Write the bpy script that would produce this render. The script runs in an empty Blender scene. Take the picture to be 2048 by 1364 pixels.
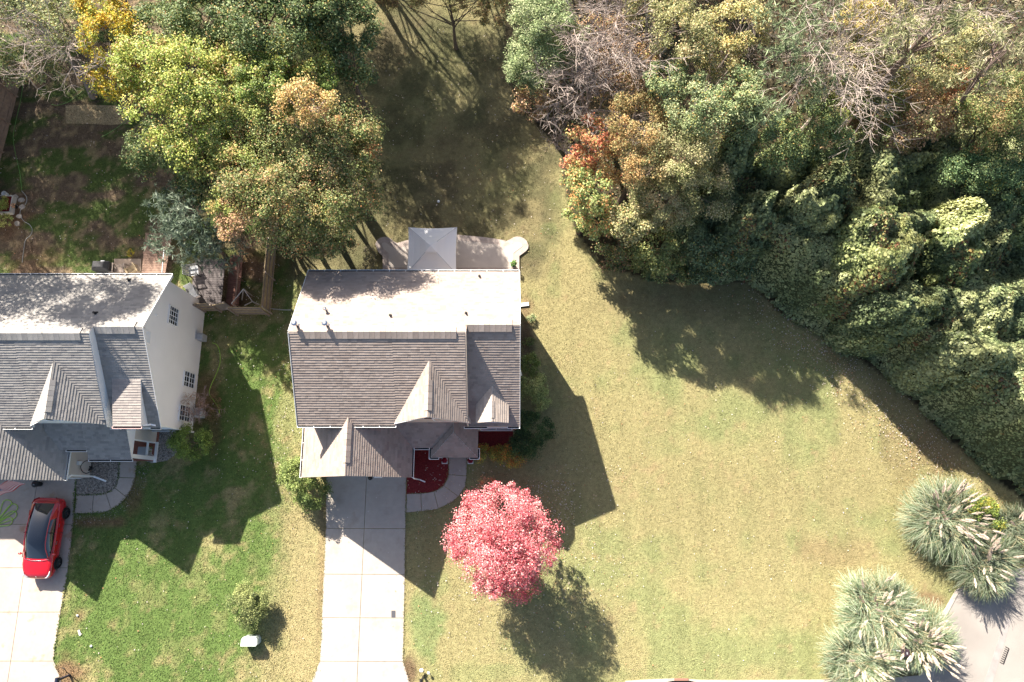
import bpy, math, random
import numpy as np
from mathutils import Vector
R=math.radians
# ---------------------------------------------------------------- camera, sky, sun, exposure
SC=bpy.context.scene
F_PX=1365.0; TILT=math.atan(.229); H=43.0
cam=bpy.data.cameras.new('camera'); camo=bpy.data.objects.new('camera',cam); SC.collection.objects.link(camo)
cam.sensor_width=36; cam.lens=F_PX/2048*36; cam.clip_end=2000
camo.location=(0,0,H); camo.rotation_euler=(TILT,0,0); SC.camera=camo
SUN_EL=R(34.4); SUN_AZ=math.atan2(-.527,.85)
W=bpy.data.worlds.new('World'); SC.world=W; W.use_nodes=True
nt=W.node_tree; sky=nt.nodes.new('ShaderNodeTexSky'); sky.sky_type='NISHITA'; sky.sun_disc=False
sky.sun_elevation=SUN_EL; sky.sun_rotation=SUN_AZ; sky.air_density=1.0; sky.dust_density=2.5
bg=nt.nodes['Background']; nt.links.new(sky.outputs[0],bg.inputs[0]); bg.inputs[1].default_value=.057
sl=bpy.data.lights.new('sun','SUN'); sl.energy=4.9; sl.angle=R(.5); sl.color=(1,.92,.8)
so=bpy.data.objects.new('sun',sl); SC.collection.objects.link(so)
sd=Vector((math.cos(SUN_EL)*.527,-math.cos(SUN_EL)*.85,-math.sin(SUN_EL)))
so.rotation_euler=sd.to_track_quat('-Z','Y').to_euler(); so.location=(-30,50,60)
SC.view_settings.view_transform='Standard'; SC.view_settings.look='None'; SC.view_settings.exposure=1.92; SC.view_settings.gamma=1
SC.render.engine='CYCLES'
SC.cycles.max_bounces=6; SC.cycles.diffuse_bounces=3; SC.cycles.glossy_bounces=2; SC.cycles.transmission_bounces=4; SC.cycles.transparent_max_bounces=8
SC.cycles.caustics_reflective=False; SC.cycles.caustics_refractive=False

def G(u,v,h=0.):
    x=(u-1024)/F_PX; q=(v-682)/F_PX
    dz=-math.cos(TILT)-q*math.sin(TILT); dy=math.sin(TILT)-q*math.cos(TILT)
    s=(H-h)/-dz
    return (x*s,dy*s,h)
rng=np.random.default_rng(7); rnd=random.Random(5)
# ---------------------------------------------------------------- numeric noise
def _hash(ix,iy,s):
    n=(ix.astype(np.int64)*374761393+iy.astype(np.int64)*668265263+s*1442695041)&0x7fffffff
    n=(n^(n>>13))*1274126177&0x7fffffff
    return ((n^(n>>16))&0xffff)/65535.
def vnoise(x,y,s=0):
    x=np.asarray(x,float);y=np.asarray(y,float)
    ix=np.floor(x);iy=np.floor(y);fx=x-ix;fy=y-iy
    fx=fx*fx*(3-2*fx);fy=fy*fy*(3-2*fy)
    a=_hash(ix,iy,s);b=_hash(ix+1,iy,s);c=_hash(ix,iy+1,s);d=_hash(ix+1,iy+1,s)
    return (a+(b-a)*fx)*(1-fy)+(c+(d-c)*fx)*fy
def fbm(x,y,s=0,o=4):
    t=0;a=.5;n=0
    for k in range(o):
        t=t+a*vnoise(x*2**k,y*2**k,s+k*17);n+=a;a*=.5
    return t/n
def inpoly(x,y,poly):
    x=np.asarray(x);y=np.asarray(y);c=np.zeros(x.shape,bool);n=len(poly)
    for i in range(n):
        x0,y0=poly[i][:2];x1,y1=poly[(i+1)%n][:2]
        if y0==y1: continue
        t=((y0>y)!=(y1>y))&(x<(x1-x0)*(y-y0)/(y1-y0)+x0)
        c^=t
    return c
def PX(pts,h=0.): return [G(u,v,h)[:2] for u,v in pts]
def sm(a,b,t): 
    t=np.clip((t-a)/(b-a),0,1); return t*t*(3-2*t)
# ---------------------------------------------------------------- materials
MATS={}
def mat(name,col=(.5,.5,.5),rough=.7,spec=.3,metal=0,attr=False,noise=None,bump=None,transl=0,coat=0,vor=None,gain=(1,1,1)):
    if name in MATS: return MATS[name]
    m=bpy.data.materials.new(name); m.use_nodes=True; t=m.node_tree; N=t.nodes; L=t.links; p=N['Principled BSDF']
    p.inputs['Roughness'].default_value=rough; p.inputs['Specular IOR Level'].default_value=spec; p.inputs['Metallic'].default_value=metal
    if coat: p.inputs['Coat Weight'].default_value=coat; p.inputs['Coat Roughness'].default_value=.03
    tc=N.new('ShaderNodeTexCoord'); co=None
    if attr:
        a=N.new('ShaderNodeAttribute'); a.attribute_name='Col'; co=a.outputs['Color']
    else:
        r=N.new('ShaderNodeRGB'); r.outputs[0].default_value=(*col,1); co=r.outputs[0]
    for (sc,det,lo,hi) in (noise or []):
        n=N.new('ShaderNodeTexNoise'); n.inputs['Scale'].default_value=sc; n.inputs['Detail'].default_value=det; L.new(tc.outputs['Object'],n.inputs['Vector'])
        mr=N.new('ShaderNodeMapRange'); mr.inputs[1].default_value=.3; mr.inputs[2].default_value=.7; mr.inputs[3].default_value=lo; mr.inputs[4].default_value=hi; L.new(n.outputs['Fac'],mr.inputs[0])
        mx=N.new('ShaderNodeVectorMath'); mx.operation='SCALE'; L.new(co,mx.inputs[0]); L.new(mr.outputs[0],mx.inputs['Scale']); co=mx.outputs[0]
    if vor:
        vo=N.new('ShaderNodeTexVoronoi'); vo.inputs['Scale'].default_value=vor[0]; L.new(tc.outputs['Object'],vo.inputs['Vector'])
        sep=N.new('ShaderNodeSeparateColor'); L.new(vo.outputs['Color'],sep.inputs[0])
        mr=N.new('ShaderNodeMapRange'); mr.inputs[3].default_value=vor[1]; mr.inputs[4].default_value=vor[2]; L.new(sep.outputs[0],mr.inputs[0])
        mx=N.new('ShaderNodeVectorMath'); mx.operation='SCALE'; L.new(co,mx.inputs[0]); L.new(mr.outputs[0],mx.inputs['Scale']); co=mx.outputs[0]
    L.new(co,p.inputs['Base Color'])
    if bump:
        n=N.new('ShaderNodeTexNoise'); n.inputs['Scale'].default_value=bump[0]; n.inputs['Detail'].default_value=4; L.new(tc.outputs['Object'],n.inputs['Vector'])
        b=N.new('ShaderNodeBump'); b.inputs['Strength'].default_value=bump[1]; b.inputs['Distance'].default_value=bump[2]; L.new(n.outputs['Fac'],b.inputs['Height']); L.new(b.outputs[0],p.inputs['Normal'])
    if transl:
        tr=N.new('ShaderNodeBsdfTranslucent'); L.new(co,tr.inputs[0]); ms=N.new('ShaderNodeMixShader'); ms.inputs[0].default_value=transl
        L.new(p.outputs[0],ms.inputs[1]); L.new(tr.outputs[0],ms.inputs[2]); L.new(ms.outputs[0],N['Material Output'].inputs[0])
    MATS[name]=m; return m
M_GROUND=mat('grass_ground',attr=True,rough=.95,spec=.1,noise=[(4,5,.84,1.16),(20,4,.78,1.22)],bump=(18,1.0,.06))
M_BLADE=mat('grass_blades',attr=True,rough=.7,spec=.15,transl=.15)
M_LEAF=mat('leaves',attr=True,rough=.55,spec=.25,transl=.3)
M_WAX=mat('waxy_leaves',attr=True,rough=.5,spec=.3,transl=.25)
M_BARK=mat('bark',(.16,.125,.1),.9,.1,noise=[(8,5,.6,1.3)],bump=(30,.6,.02))
M_TWIG=mat('pale_bark',(.36,.3,.27),.9,.1,noise=[(12,4,.7,1.2)])
M_CONC=mat('concrete',(.37,.33,.29),.85,.25,noise=[(.5,4,.93,1.06),(3,5,.95,1.05),(60,3,.94,1.06)],bump=(120,.15,.003))
M_CONC2=mat('stained_concrete',(.38,.325,.28),.85,.25,noise=[(.6,4,.9,1.08),(4,5,.94,1.05),(60,3,.94,1.06)],bump=(120,.15,.003))
def stain(m,sc,lo,col,amt):
    t=m.node_tree;N=t.nodes;L=t.links;p=N['Principled BSDF'];src=p.inputs['Base Color'].links[0].from_socket
    tc=N.new('ShaderNodeTexCoord');n=N.new('ShaderNodeTexNoise');n.inputs['Scale'].default_value=sc;n.inputs['Detail'].default_value=6;n.inputs['Roughness'].default_value=.62;L.new(tc.outputs['Object'],n.inputs['Vector'])
    mr=N.new('ShaderNodeMapRange');mr.inputs[1].default_value=lo;mr.inputs[2].default_value=lo+.1;mr.inputs[3].default_value=0;mr.inputs[4].default_value=amt;L.new(n.outputs['Fac'],mr.inputs[0])
    mx=N.new('ShaderNodeMix');mx.data_type='RGBA';L.new(mr.outputs[0],mx.inputs['Factor']);L.new(src,mx.inputs['A']);mx.inputs['B'].default_value=(*col,1);L.new(mx.outputs['Result'],p.inputs['Base Color'])
stain(M_CONC2,.8,.6,(.3,.17,.09),.6);stain(M_CONC2,5,.68,(.1,.08,.07),.5);stain(M_CONC,.9,.56,(.27,.225,.185),.45);stain(M_CONC,7,.7,(.1,.09,.08),.6)
M_PATIO=mat('patio_concrete',(.44,.385,.345),.8,.3,noise=[(1.2,4,.92,1.06),(40,3,.94,1.06)])
M_PAVER=mat('paver_border',(.36,.3,.27),.85,.2,noise=[(3,4,.9,1.08)],vor=(6,.88,1.1))
M_SHING=mat('shingles_brown',attr=True,rough=.9,spec=.15,noise=[(1.1,3,.93,1.06),(90,2,.86,1.14)],bump=(220,.25,.004))
M_WHITE=mat('white_trim',(.8,.8,.8),.5,.35)
M_SIDING=mat('white_siding',(.82,.82,.85),.6,.3,noise=[(.7,3,.97,1.03)])
def courses(m,f=7.,st=.35):
    t=m.node_tree;N=t.nodes;L=t.links;p=N['Principled BSDF'];tc=N.new('ShaderNodeTexCoord');w=N.new('ShaderNodeTexWave');w.wave_type='BANDS';w.bands_direction='Z';w.wave_profile='SAW';w.inputs['Scale'].default_value=f*.16;w.inputs['Distortion'].default_value=0
    L.new(tc.outputs['Object'],w.inputs['Vector']);b=N.new('ShaderNodeBump');b.inputs['Strength'].default_value=st;b.inputs['Distance'].default_value=.03;L.new(w.outputs['Fac'],b.inputs['Height']);L.new(b.outputs[0],p.inputs['Normal'])
courses(M_SIDING)
M_BEIGE=mat('beige_siding',(.58,.48,.4),.7,.25,noise=[(2,3,.95,1.05)])
M_TAUPE=mat('taupe_siding',(.62,.55,.49),.7,.25,noise=[(2,3,.95,1.05)])
M_BRICK=mat('brick',(.3,.12,.085),.9,.1,noise=[(14,3,.75,1.2)])
M_GLASS=mat('window_glass',(.03,.04,.05),.08,.6)
M_SHUT=mat('maroon_shutter',(.1,.03,.035),.6,.3)
M_MULCH=mat('red_mulch',(.19,.028,.03),.95,.1,noise=[(20,5,.6,1.4)],bump=(50,1,.04))
M_GRAVEL=mat('gravel',(.27,.235,.2),.9,.2,noise=[(3,4,.85,1.15)],vor=(16,.45,1.75),bump=(30,1,.04))
M_ASPH=mat('asphalt',(.27,.245,.225),.9,.2,noise=[(.4,5,.85,1.12),(50,3,.85,1.15)],bump=(90,.4,.006))
M_WOOD=mat('weathered_wood',(.4,.31,.2),.85,.15,noise=[(5,4,.8,1.15)])
M_WOOD2=mat('grey_wood',(.3,.245,.21),.85,.15,noise=[(6,4,.8,1.15)])
M_DECK=mat('brown_deck',(.23,.15,.115),.8,.2,noise=[(5,4,.8,1.2)])
M_DECKB=mat('dark_deck',(.1,.085,.085),.7,.25,noise=[(5,4,.8,1.2)])
M_FENCER=mat('red_brown_fence',(.3,.215,.17),.85,.15,noise=[(4,4,.8,1.15)])
M_CANOPY=mat('canopy_fabric',(.84,.82,.82),.8,.2,transl=.12)
M_RED=mat('red_car_paint',(.5,.004,.012),.25,.6,coat=1)
M_BLACK=mat('black_plastic',(.012,.012,.014),.5,.4)
M_TYRE=mat('tyre_rubber',(.016,.016,.017),.85,.2)
M_RIM=mat('dark_rim',(.1,.11,.12),.35,.5,metal=.7)
M_CGLASS=mat('car_glass',(.012,.016,.024),.03,1.0,coat=.6)
M_CHROME=mat('silver_metal',(.6,.6,.62),.3,.5,metal=1)
M_LAMP=mat('headlight_glass',(.55,.58,.62),.1,.7)
M_INT=mat('cream_interior',(.35,.33,.28),.7,.3)
M_HOSE=mat('lime_hose',(.35,.6,.06),.5,.4)
M_HOSEG=mat('green_hose',(.16,.36,.08),.5,.4)
M_HOSEW=mat('grey_hose',(.4,.4,.38),.6,.3)
M_MUM=mat('red_mums',attr=True,rough=.6,spec=.2,transl=.1)
M_STRAW=mat('straw_mat',(.3,.24,.15),.95,.1,noise=[(18,5,.55,1.4)],bump=(30,.8,.03))
M_GREY=mat('grey_metal_box',(.35,.36,.38),.5,.4)
M_PEDE=mat('pale_green_box',(.55,.62,.56),.5,.4)
M_STONE=mat('flagstone',(.33,.29,.26),.9,.15,noise=[(5,4,.85,1.15)])
M_PLUME=mat('plumes',attr=True,rough=.9,spec=.1,transl=.3)
M_FRED=mat('flag_red',(.55,.06,.08),.8,.1,transl=.2); M_FWH=mat('flag_white',(.7,.68,.68),.8,.1,transl=.2); M_FBL=mat('flag_blue',(.03,.04,.16),.8,.1)
M_COPPER=mat('red_gutter',(.62,.42,.4),.5,.3)
# ---------------------------------------------------------------- object helpers
COL=SC.collection
def tag(o,label=None,cat=None,group=None,kind=None):
    if label: o['label']=label
    if cat: o['category']=cat
    if group: o['group']=group
    if kind: o['kind']=kind
    return o
def thing(name,label,cat,loc=(0,0,0),rz=0,group=None):
    o=bpy.data.objects.new(name,None); COL.objects.link(o); o.location=loc; o.rotation_euler=(0,0,rz); o.empty_display_size=.3
    return tag(o,label,cat,group)
def worg(o):
    v=Vector((0,0,0))
    while o is not None: v=v+o.location; o=o.parent
    return v
class MB:
    def __init__(s): s.v=[];s.f=[];s.m=[];s.c=[]
    def add(s,vs,fs,mi=0,c=(1,1,1)):
        b=len(s.v); s.v+= [tuple(map(float,p)) for p in vs]
        for f in fs: s.f.append([b+i for i in f]); s.m.append(mi); s.c.append(c)
        return s
    def box(s,x0,x1,y0,y1,z0,z1,mi=0,c=(1,1,1)):
        v=[(x0,y0,z0),(x1,y0,z0),(x1,y1,z0),(x0,y1,z0),(x0,y0,z1),(x1,y0,z1),(x1,y1,z1),(x0,y1,z1)]
        return s.add(v,[(0,3,2,1),(4,5,6,7),(0,1,5,4),(1,2,6,5),(2,3,7,6),(3,0,4,7)],mi,c)
    def prism(s,poly,z0,z1,mi=0,c=(1,1,1),ms=None):   # poly ccw list of xy
        n=len(poly); a=sum(poly[i][0]*poly[(i+1)%n][1]-poly[(i+1)%n][0]*poly[i][1] for i in range(n))
        if a<0: poly=poly[::-1]
        v=[(p[0],p[1],z0) for p in poly]+[(p[0],p[1],z1) for p in poly]
        s.add(v,[tuple(range(n,2*n)),tuple(range(n-1,-1,-1))],mi,c)
        return s.add(v,[(i,(i+1)%n,n+(i+1)%n,n+i) for i in range(n)],mi if ms is None else ms,c)
    def slab(s,pts,th,mi=0,c=(1,1,1)):   # polygon of 3D points extruded straight down by th
        n=len(pts); v=[tuple(p) for p in pts]+[(p[0],p[1],p[2]-th) for p in pts]
        return s.add(v,[tuple(range(n)),tuple(range(2*n-1,n-1,-1))]+[(i,n+i,n+(i+1)%n,(i+1)%n) for i in range(n)],mi,c)
    def bar(s,p,q,w,h=None,mi=0,c=(1,1,1)):
        p=Vector(p);q=Vector(q);h=h or w;d=(q-p).normalized(); a=Vector((0,0,1)) if abs(d.z)<.95 else Vector((0,1,0))
        x=d.cross(a).normalized();y=x.cross(d)
        v=[]
        for e in (p,q):
            for i,j in((-1,-1),(1,-1),(1,1),(-1,1)): v.append(e+x*(i*w/2)+y*(j*h/2))
        return s.add(v,[(0,3,2,1),(4,5,6,7),(0,1,5,4),(1,2,6,5),(2,3,7,6),(3,0,4,7)],mi,c)
    def tube(s,pts,rs,n=8,mi=0,c=(1,1,1),cap=True):
        pts=[Vector(p) for p in pts]
        if not hasattr(rs,'__len__'): rs=[rs]*len(pts)
        rings=[];prev=None;b=len(s.v);V=[]
        for i,p in enumerate(pts):
            d=(pts[min(i+1,len(pts)-1)]-pts[max(i-1,0)])
            d=d.normalized() if d.length>1e-9 else Vector((0,0,1))
            if prev is None:
                a=Vector((0,0,1)) if abs(d.z)<.9 else Vector((1,0,0)); x=d.cross(a).normalized()
            else: x=(prev-d*prev.dot(d)); x=x.normalized() if x.length>1e-6 else d.orthogonal().normalized()
            prev=x;y=d.cross(x)
            V+=[p+(x*math.cos(2*math.pi*k/n)+y*math.sin(2*math.pi*k/n))*rs[i] for k in range(n)]
        F=[(i*n+k,i*n+(k+1)%n,(i+1)*n+(k+1)%n,(i+1)*n+k) for i in range(len(pts)-1) for k in range(n)]
        if cap: F+=[tuple(range(n-1,-1,-1)),tuple(range((len(pts)-1)*n,len(pts)*n))]
        return s.add(V,F,mi,c)
    def lathe(s,cx,cy,prof,n=20,mi=0,c=(1,1,1)):
        V=[(cx+r*math.cos(2*math.pi*k/n),cy+r*math.sin(2*math.pi*k/n),z) for r,z in prof for k in range(n)]
        m=len(prof); F=[(i*n+k,i*n+(k+1)%n,(i+1)*n+(k+1)%n,(i+1)*n+k) for i in range(m-1) for k in range(n)]
        F+=[tuple(range(n-1,-1,-1)),tuple(range((m-1)*n,m*n))]
        return s.add(V,F,mi,c)
    def build(s,name,mats,parent=None,smooth=False,local=False,label=None):
        if not isinstance(mats,(list,tuple)): mats=[mats]
        me=bpy.data.meshes.new(name)
        off=Vector((0,0,0)) if (parent is None or local) else worg(parent)
        me.from_pydata([(p[0]-off[0],p[1]-off[1],p[2]-off[2]) for p in s.v],[],s.f)
        for m in mats: me.materials.append(m)
        if len(mats)>1: me.polygons.foreach_set('material_index',s.m)
        a=me.attributes.new('Col','FLOAT_COLOR','FACE'); a.data.foreach_set('color',np.array([(*c,1) for c in s.c],'f').ravel())
        if smooth: me.polygons.foreach_set('use_smooth',[True]*len(s.f))
        me.update(); o=bpy.data.objects.new(name,me); COL.objects.link(o)
        if parent is not None: o.parent=parent
        if label: o['label']=label
        return o
def bevel(o,w,seg=2):
    m=o.modifiers.new('b','BEVEL'); m.width=w; m.segments=seg; m.limit_method='ANGLE'; m.angle_limit=R(35); return o
def npmesh(name,V,nv,cols,mats,parent=None,midx=None):
    """V: (n*nv,3) verts of n separate faces with nv corners"""
    n=len(V)//nv; off=worg(parent) if parent is not None else Vector((0,0,0))
    V=np.asarray(V,'f')-np.array(off,'f')
    me=bpy.data.meshes.new(name); me.vertices.add(len(V)); me.vertices.foreach_set('co',V.ravel())
    me.loops.add(n*nv); me.loops.foreach_set('vertex_index',np.arange(n*nv,dtype=np.int32))
    me.polygons.add(n); me.polygons.foreach_set('loop_start',np.arange(0,n*nv,nv,dtype=np.int32))
    for m in mats: me.materials.append(m)
    if midx is not None: me.polygons.foreach_set('material_index',midx.astype(np.int32))
    a=me.attributes.new('Col','FLOAT_COLOR','FACE'); c=np.ones((n,4),'f'); c[:,:3]=np.clip(cols,0,1); a.data.foreach_set('color',c.ravel())
    me.update(calc_edges=True); me.validate()
    o=bpy.data.objects.new(name,me); COL.objects.link(o)
    if parent is not None: o.parent=parent
    return o
def unit(a): return a/np.maximum(np.linalg.norm(a,axis=-1,keepdims=True),1e-9)
def leafquads(P,N,size,asp=1.5,T=None):
    n=len(P); N=unit(N)
    if T is None: T=rng.normal(size=(n,3))
    T=unit(T-N*(T*N).sum(1,keepdims=True)); B=np.cross(N,T)
    s=np.asarray(size).reshape(-1,1)
    L=T*s*.5; Wd=B*s*.5/asp; fold=N*s*.08
    V=np.stack([P-L,P+Wd-L*.1+fold,P+L,P-Wd-L*.1+fold],1)
    return V.reshape(-1,3)
# ---------------------------------------------------------------- ground colour and masks
POLY={}
POLY['woods']=PX([(1005,-160),(1010,0),(1012,120),(1030,215),(1120,300),(1125,360),(1150,460),(1200,530),(1300,560),(1420,566),(1500,560),(1560,625),(1700,700),(1810,790),(1900,880),(2000,965),(2048,1000),(2250,1120),(2600,900),(2600,-200)])
POLY['lhouse']=[(-60,4.2),(-26,4.2),(-26,1.3),(-60,1.3)]
houses=[[(-11.9,12.6),(.3,12.6),(.3,4),(-5.9,4),(-5.9,1.3),(-11.9,1.3)],[(-60,12.4),(-20.05,12.4),(-20.05,4.2),(-22.2,4.2),(-22.2,2.5),(-25.9,2.5),(-25.9,1.2),(-60,1.2)]]
MAIN_DRIVE=[(652,940),(813.5,940),(812.5,964),(810,1150),(806.5,1322),(820,1364),(832,1400),(845,1480),(590,1480),(612,1400),(623,1364),(640,1320),(646,1180),(652,1050)]
LEFT_DRIVE=[(-60,950),(153.5,950),(150,990),(147,1050),(135,1150),(120,1235),(110,1300),(108,1320),(118,1345),(132,1400),(150,1480),(-60,1480)]
WALK_IN=[(897,900),(897,917),(897,949),(893,961),(887,971),(878,978),(868,983),(855,985.5),(842,986.5),(813,987.5)]
WALK_OUT=[(934,900),(934,917),(933.6,952),(930.5,973),(917,993),(905,1003.5),(877,1017.6),(860,1020.5),(843,1022.6),(812.3,1025.5)]
LW_IN=[(240,905),(240,921),(237.5,955),(235,967),(230,975.5),(222,983),(212.6,987),(200,989),(187.7,989.6),(153,990)]
LW_OUT=[(276,905),(275.6,918),(271,956),(264,977),(253.6,994.6),(240,1009),(223,1019.5),(205,1025),(184.7,1027),(149.5,1027)]
PATIO=[(766,548),(766,513),(757,505),(751,490),(755,481),(761,477),(768.7,475),(776,475.5),(781.6,478),(788,484),(794.6,487.3),(817,481),(860,473),(915,470.6),(963.5,475),(1000,480),(1013,483),(1020,480),(1026.6,476),(1034,474),(1041.4,475),(1048,478),(1052.6,482),(1057,492),(1056,498),(1052,503),(1038.6,513),(1038.6,548)]
ROAD=[(1911,1180),(1880,1237),(1874,1262),(1860,1364),(1846,1440),(1846,1600),(2400,1600),(2400,1120),(2048,1135),(1960,1150)]
paved=[PX(MAIN_DRIVE),PX(LEFT_DRIVE),PX(WALK_IN+WALK_OUT[::-1]),PX(LW_IN+LW_OUT[::-1]),PX(PATIO),PX(ROAD)]
MULCH1=[(822,890),(898,890)]+WALK_IN[1:]+[(813,960)]
MULCH2=[(957,858),(1026,858),(1026,893),(1005,902),(957,902)]
GRAV1=[(150,895),(241,895)]+LW_IN[1:]+[(152.5,962)]
GRAV2=[(277,862),(352,858),(358,880),(352,908),(335,921),(305,926),(276,918)]
beds=[PX(MULCH1),PX(MULCH2),PX(GRAV1),PX(GRAV2)]
def blob(x,y,u,v,ru,rv,soft=.6,s=0):
    c=G(u,v); k=33.5
    d=np.hypot((x-c[0])/(ru/k),(y-c[1])/(rv/k))+(fbm(x*1.3,y*1.3,40+s)-.5)*1.1
    return 1-sm(1-soft,1+soft*.4,d)
def grass_rgb(x,y):
    x=np.asarray(x,float);y=np.asarray(y,float)
    tan=np.array([.292,.244,.124]);gr=np.array([.15,.188,.076]);straw=np.array([.29,.215,.12]);soil=np.array([.17,.1,.062]);brn=np.array([.12,.08,.05]);dk=np.array([.055,.085,.028])
    n1=fbm(x*.22,y*.22,3);n2=fbm(x*.7,y*.7,9);n3=fbm(x*2.6,y*2.6,21,3)
    g=.18+sm(.38,.7,n1*.5+n2*.5)*.5                       # greenish patches in tan lawn
    left=1-sm(-15.2,-12.4,x+ (n2-.5)*5)                    # left lawn is green
    g=np.maximum(g,left*sm(.28,.5,n2*.6+n3*.4)*.95)
    for (u,v,a,b,w) in [(850,1240,45,85,.95),(870,1170,35,40,.6),(950,1345,120,22,.55),(232,1020,170,70,1),(330,1240,200,130,.85),(180,1180,60,60,.9),(500,720,60,120,.9),(470,800,60,90,.8),(1100,460,28,28,.8),(1110,560,20,50,.6),(1100,740,25,25,.4),(623,1122,17,15,1),(1700,1010,20,20,.5),(1650,790,30,20,.4)]:
        g=np.maximum(g,w*blob(x,y,u,v,a,b,.5,u)*(.65+.5*n3))
    dry=0*x
    for (u,v,a,b,w) in [(612,1230,48,190,1),(600,1050,30,80,.9),(560,1330,90,50,.8),(1150,590,60,120,.35),(1690,1140,90,50,.5),(1040,430,70,60,.5),(1100,620,30,60,.5)]:
        dry=np.maximum(dry,w*blob(x,y,u,v,a,b,.6,u+3))
    g=g*(1-dry*.8)
    g=np.clip(g,0,1)[...,None]
    greenc=gr*(1-left[...,None])*1.05+left[...,None]*np.array([.085,.14,.036])
    base=tan*(.88+.24*n1[...,None])*(1-g)+greenc*g
    base=base*(1+.05*np.sin(x*4.2+1.5*n1)*sm(.3,.6,n2)+.16*(fbm(x*.12,y*.12,301)-.5)+.14*(fbm(x*1.6,y*.5,302)-.5))[...,None]
    st=sm(.6,.78,n3*.5+fbm(x*1.1,y*1.1,77)*.5)[...,None]*.6
    base=base*(1-st)+straw*st
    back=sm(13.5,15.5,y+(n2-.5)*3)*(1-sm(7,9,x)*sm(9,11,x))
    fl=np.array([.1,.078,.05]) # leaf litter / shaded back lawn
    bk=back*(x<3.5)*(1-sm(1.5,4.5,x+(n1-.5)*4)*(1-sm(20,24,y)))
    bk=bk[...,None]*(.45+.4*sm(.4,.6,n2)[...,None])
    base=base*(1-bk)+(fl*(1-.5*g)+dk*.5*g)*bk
    # left back yard: patchy soil and green
    ly=sm(12.5,13.5,y)*(1-sm(-16.5,-15.5,x))
    pat=sm(.45,.6,fbm(x*.5+7,y*.9,55))[...,None]
    yard=np.array([.135,.1,.072])*(1-pat)+np.array([.08,.115,.035])*pat
    yard=yard*(1-.6*sm(.55,.7,n3)[...,None])+np.array([.33,.25,.15])*.6*sm(.55,.7,n3)[...,None]
    base=base*(1-ly[...,None])+yard*ly[...,None]
    # worn soil by paving and along walls
    for (u,v,a,b,w) in [(1052,680,16,70,.9),(1052,610,18,30,.5),(135,1345,38,32,.85),(820,1340,14,26,.9),(645,1040,10,60,.5),(640,1200,8,120,.4),(263,990,30,45,.6),(205,1045,60,12,.8),(130,1085,10,60,.8),(160,1232,14,14,.6),(1040,1000,90,60,.25),(1000,960,60,30,.4),(410,800,26,60,.7),(430,860,14,50,.5),(1660,1100,90,40,.3),(1880,900,60,80,.45),(1700,700,80,50,.35),(1250,600,30,20,.3),(430,560,60,60,.95),(480,600,50,30,.9),(500,520,50,50,.8),(1860,1200,40,24,.7),(30,430,40,60,.8),(70,520,70,50,.5)]:
        m=(w*blob(x,y,u,v,a,b,.7,v))[...,None]; base=base*(1-m)+(soil if w<.9 else brn)*(.8+.5*n3[...,None])*m
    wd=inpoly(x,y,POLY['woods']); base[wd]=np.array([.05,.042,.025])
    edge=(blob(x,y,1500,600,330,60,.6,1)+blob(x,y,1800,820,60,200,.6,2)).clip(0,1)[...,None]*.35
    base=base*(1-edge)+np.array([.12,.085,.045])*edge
    return base
def blocked(x,y,grav=True):
    b=np.zeros(np.shape(x),bool)
    for p in paved+houses+(beds if grav else []): b|=inpoly(x,y,p)
    return b
# ground sheet, fine inside the view and coarse out to the horizon
def build_ground():
    xs=np.concatenate([[-900,-400,-150,-80,-60],np.arange(-42,42.01,.22),[60,80,150,400,900]])
    ys=np.concatenate([[-900,-400,-150,-60,-30],np.arange(-14,44.01,.22),[60,90,150,400,900]])
    X,Y=np.meshgrid(xs,ys); Z=np.zeros_like(X); nx,ny=len(xs),len(ys)
    V=np.stack([X,Y,Z],-1).reshape(-1,3)
    i=np.arange(nx*ny).reshape(ny,nx); Fq=np.stack([i[:-1,:-1],i[:-1,1:],i[1:,1:],i[1:,:-1]],-1).reshape(-1,4)
    me=bpy.data.meshes.new('ground'); me.vertices.add(len(V)); me.vertices.foreach_set('co',V.astype('f').ravel())
    me.loops.add(Fq.size); me.loops.foreach_set('vertex_index',Fq.astype(np.int32).ravel()); me.polygons.add(len(Fq)); me.polygons.foreach_set('loop_start',np.arange(0,Fq.size,4,dtype=np.int32))
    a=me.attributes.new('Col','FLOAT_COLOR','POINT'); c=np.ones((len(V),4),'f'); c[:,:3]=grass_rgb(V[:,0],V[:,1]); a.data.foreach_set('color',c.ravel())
    me.materials.append(M_GROUND); me.update(calc_edges=True)
    o=bpy.data.objects.new('ground',me); COL.objects.link(o); tag(o,'wide lawn of patchy tan and green grass around the houses','ground',kind='structure')
build_ground()
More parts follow.
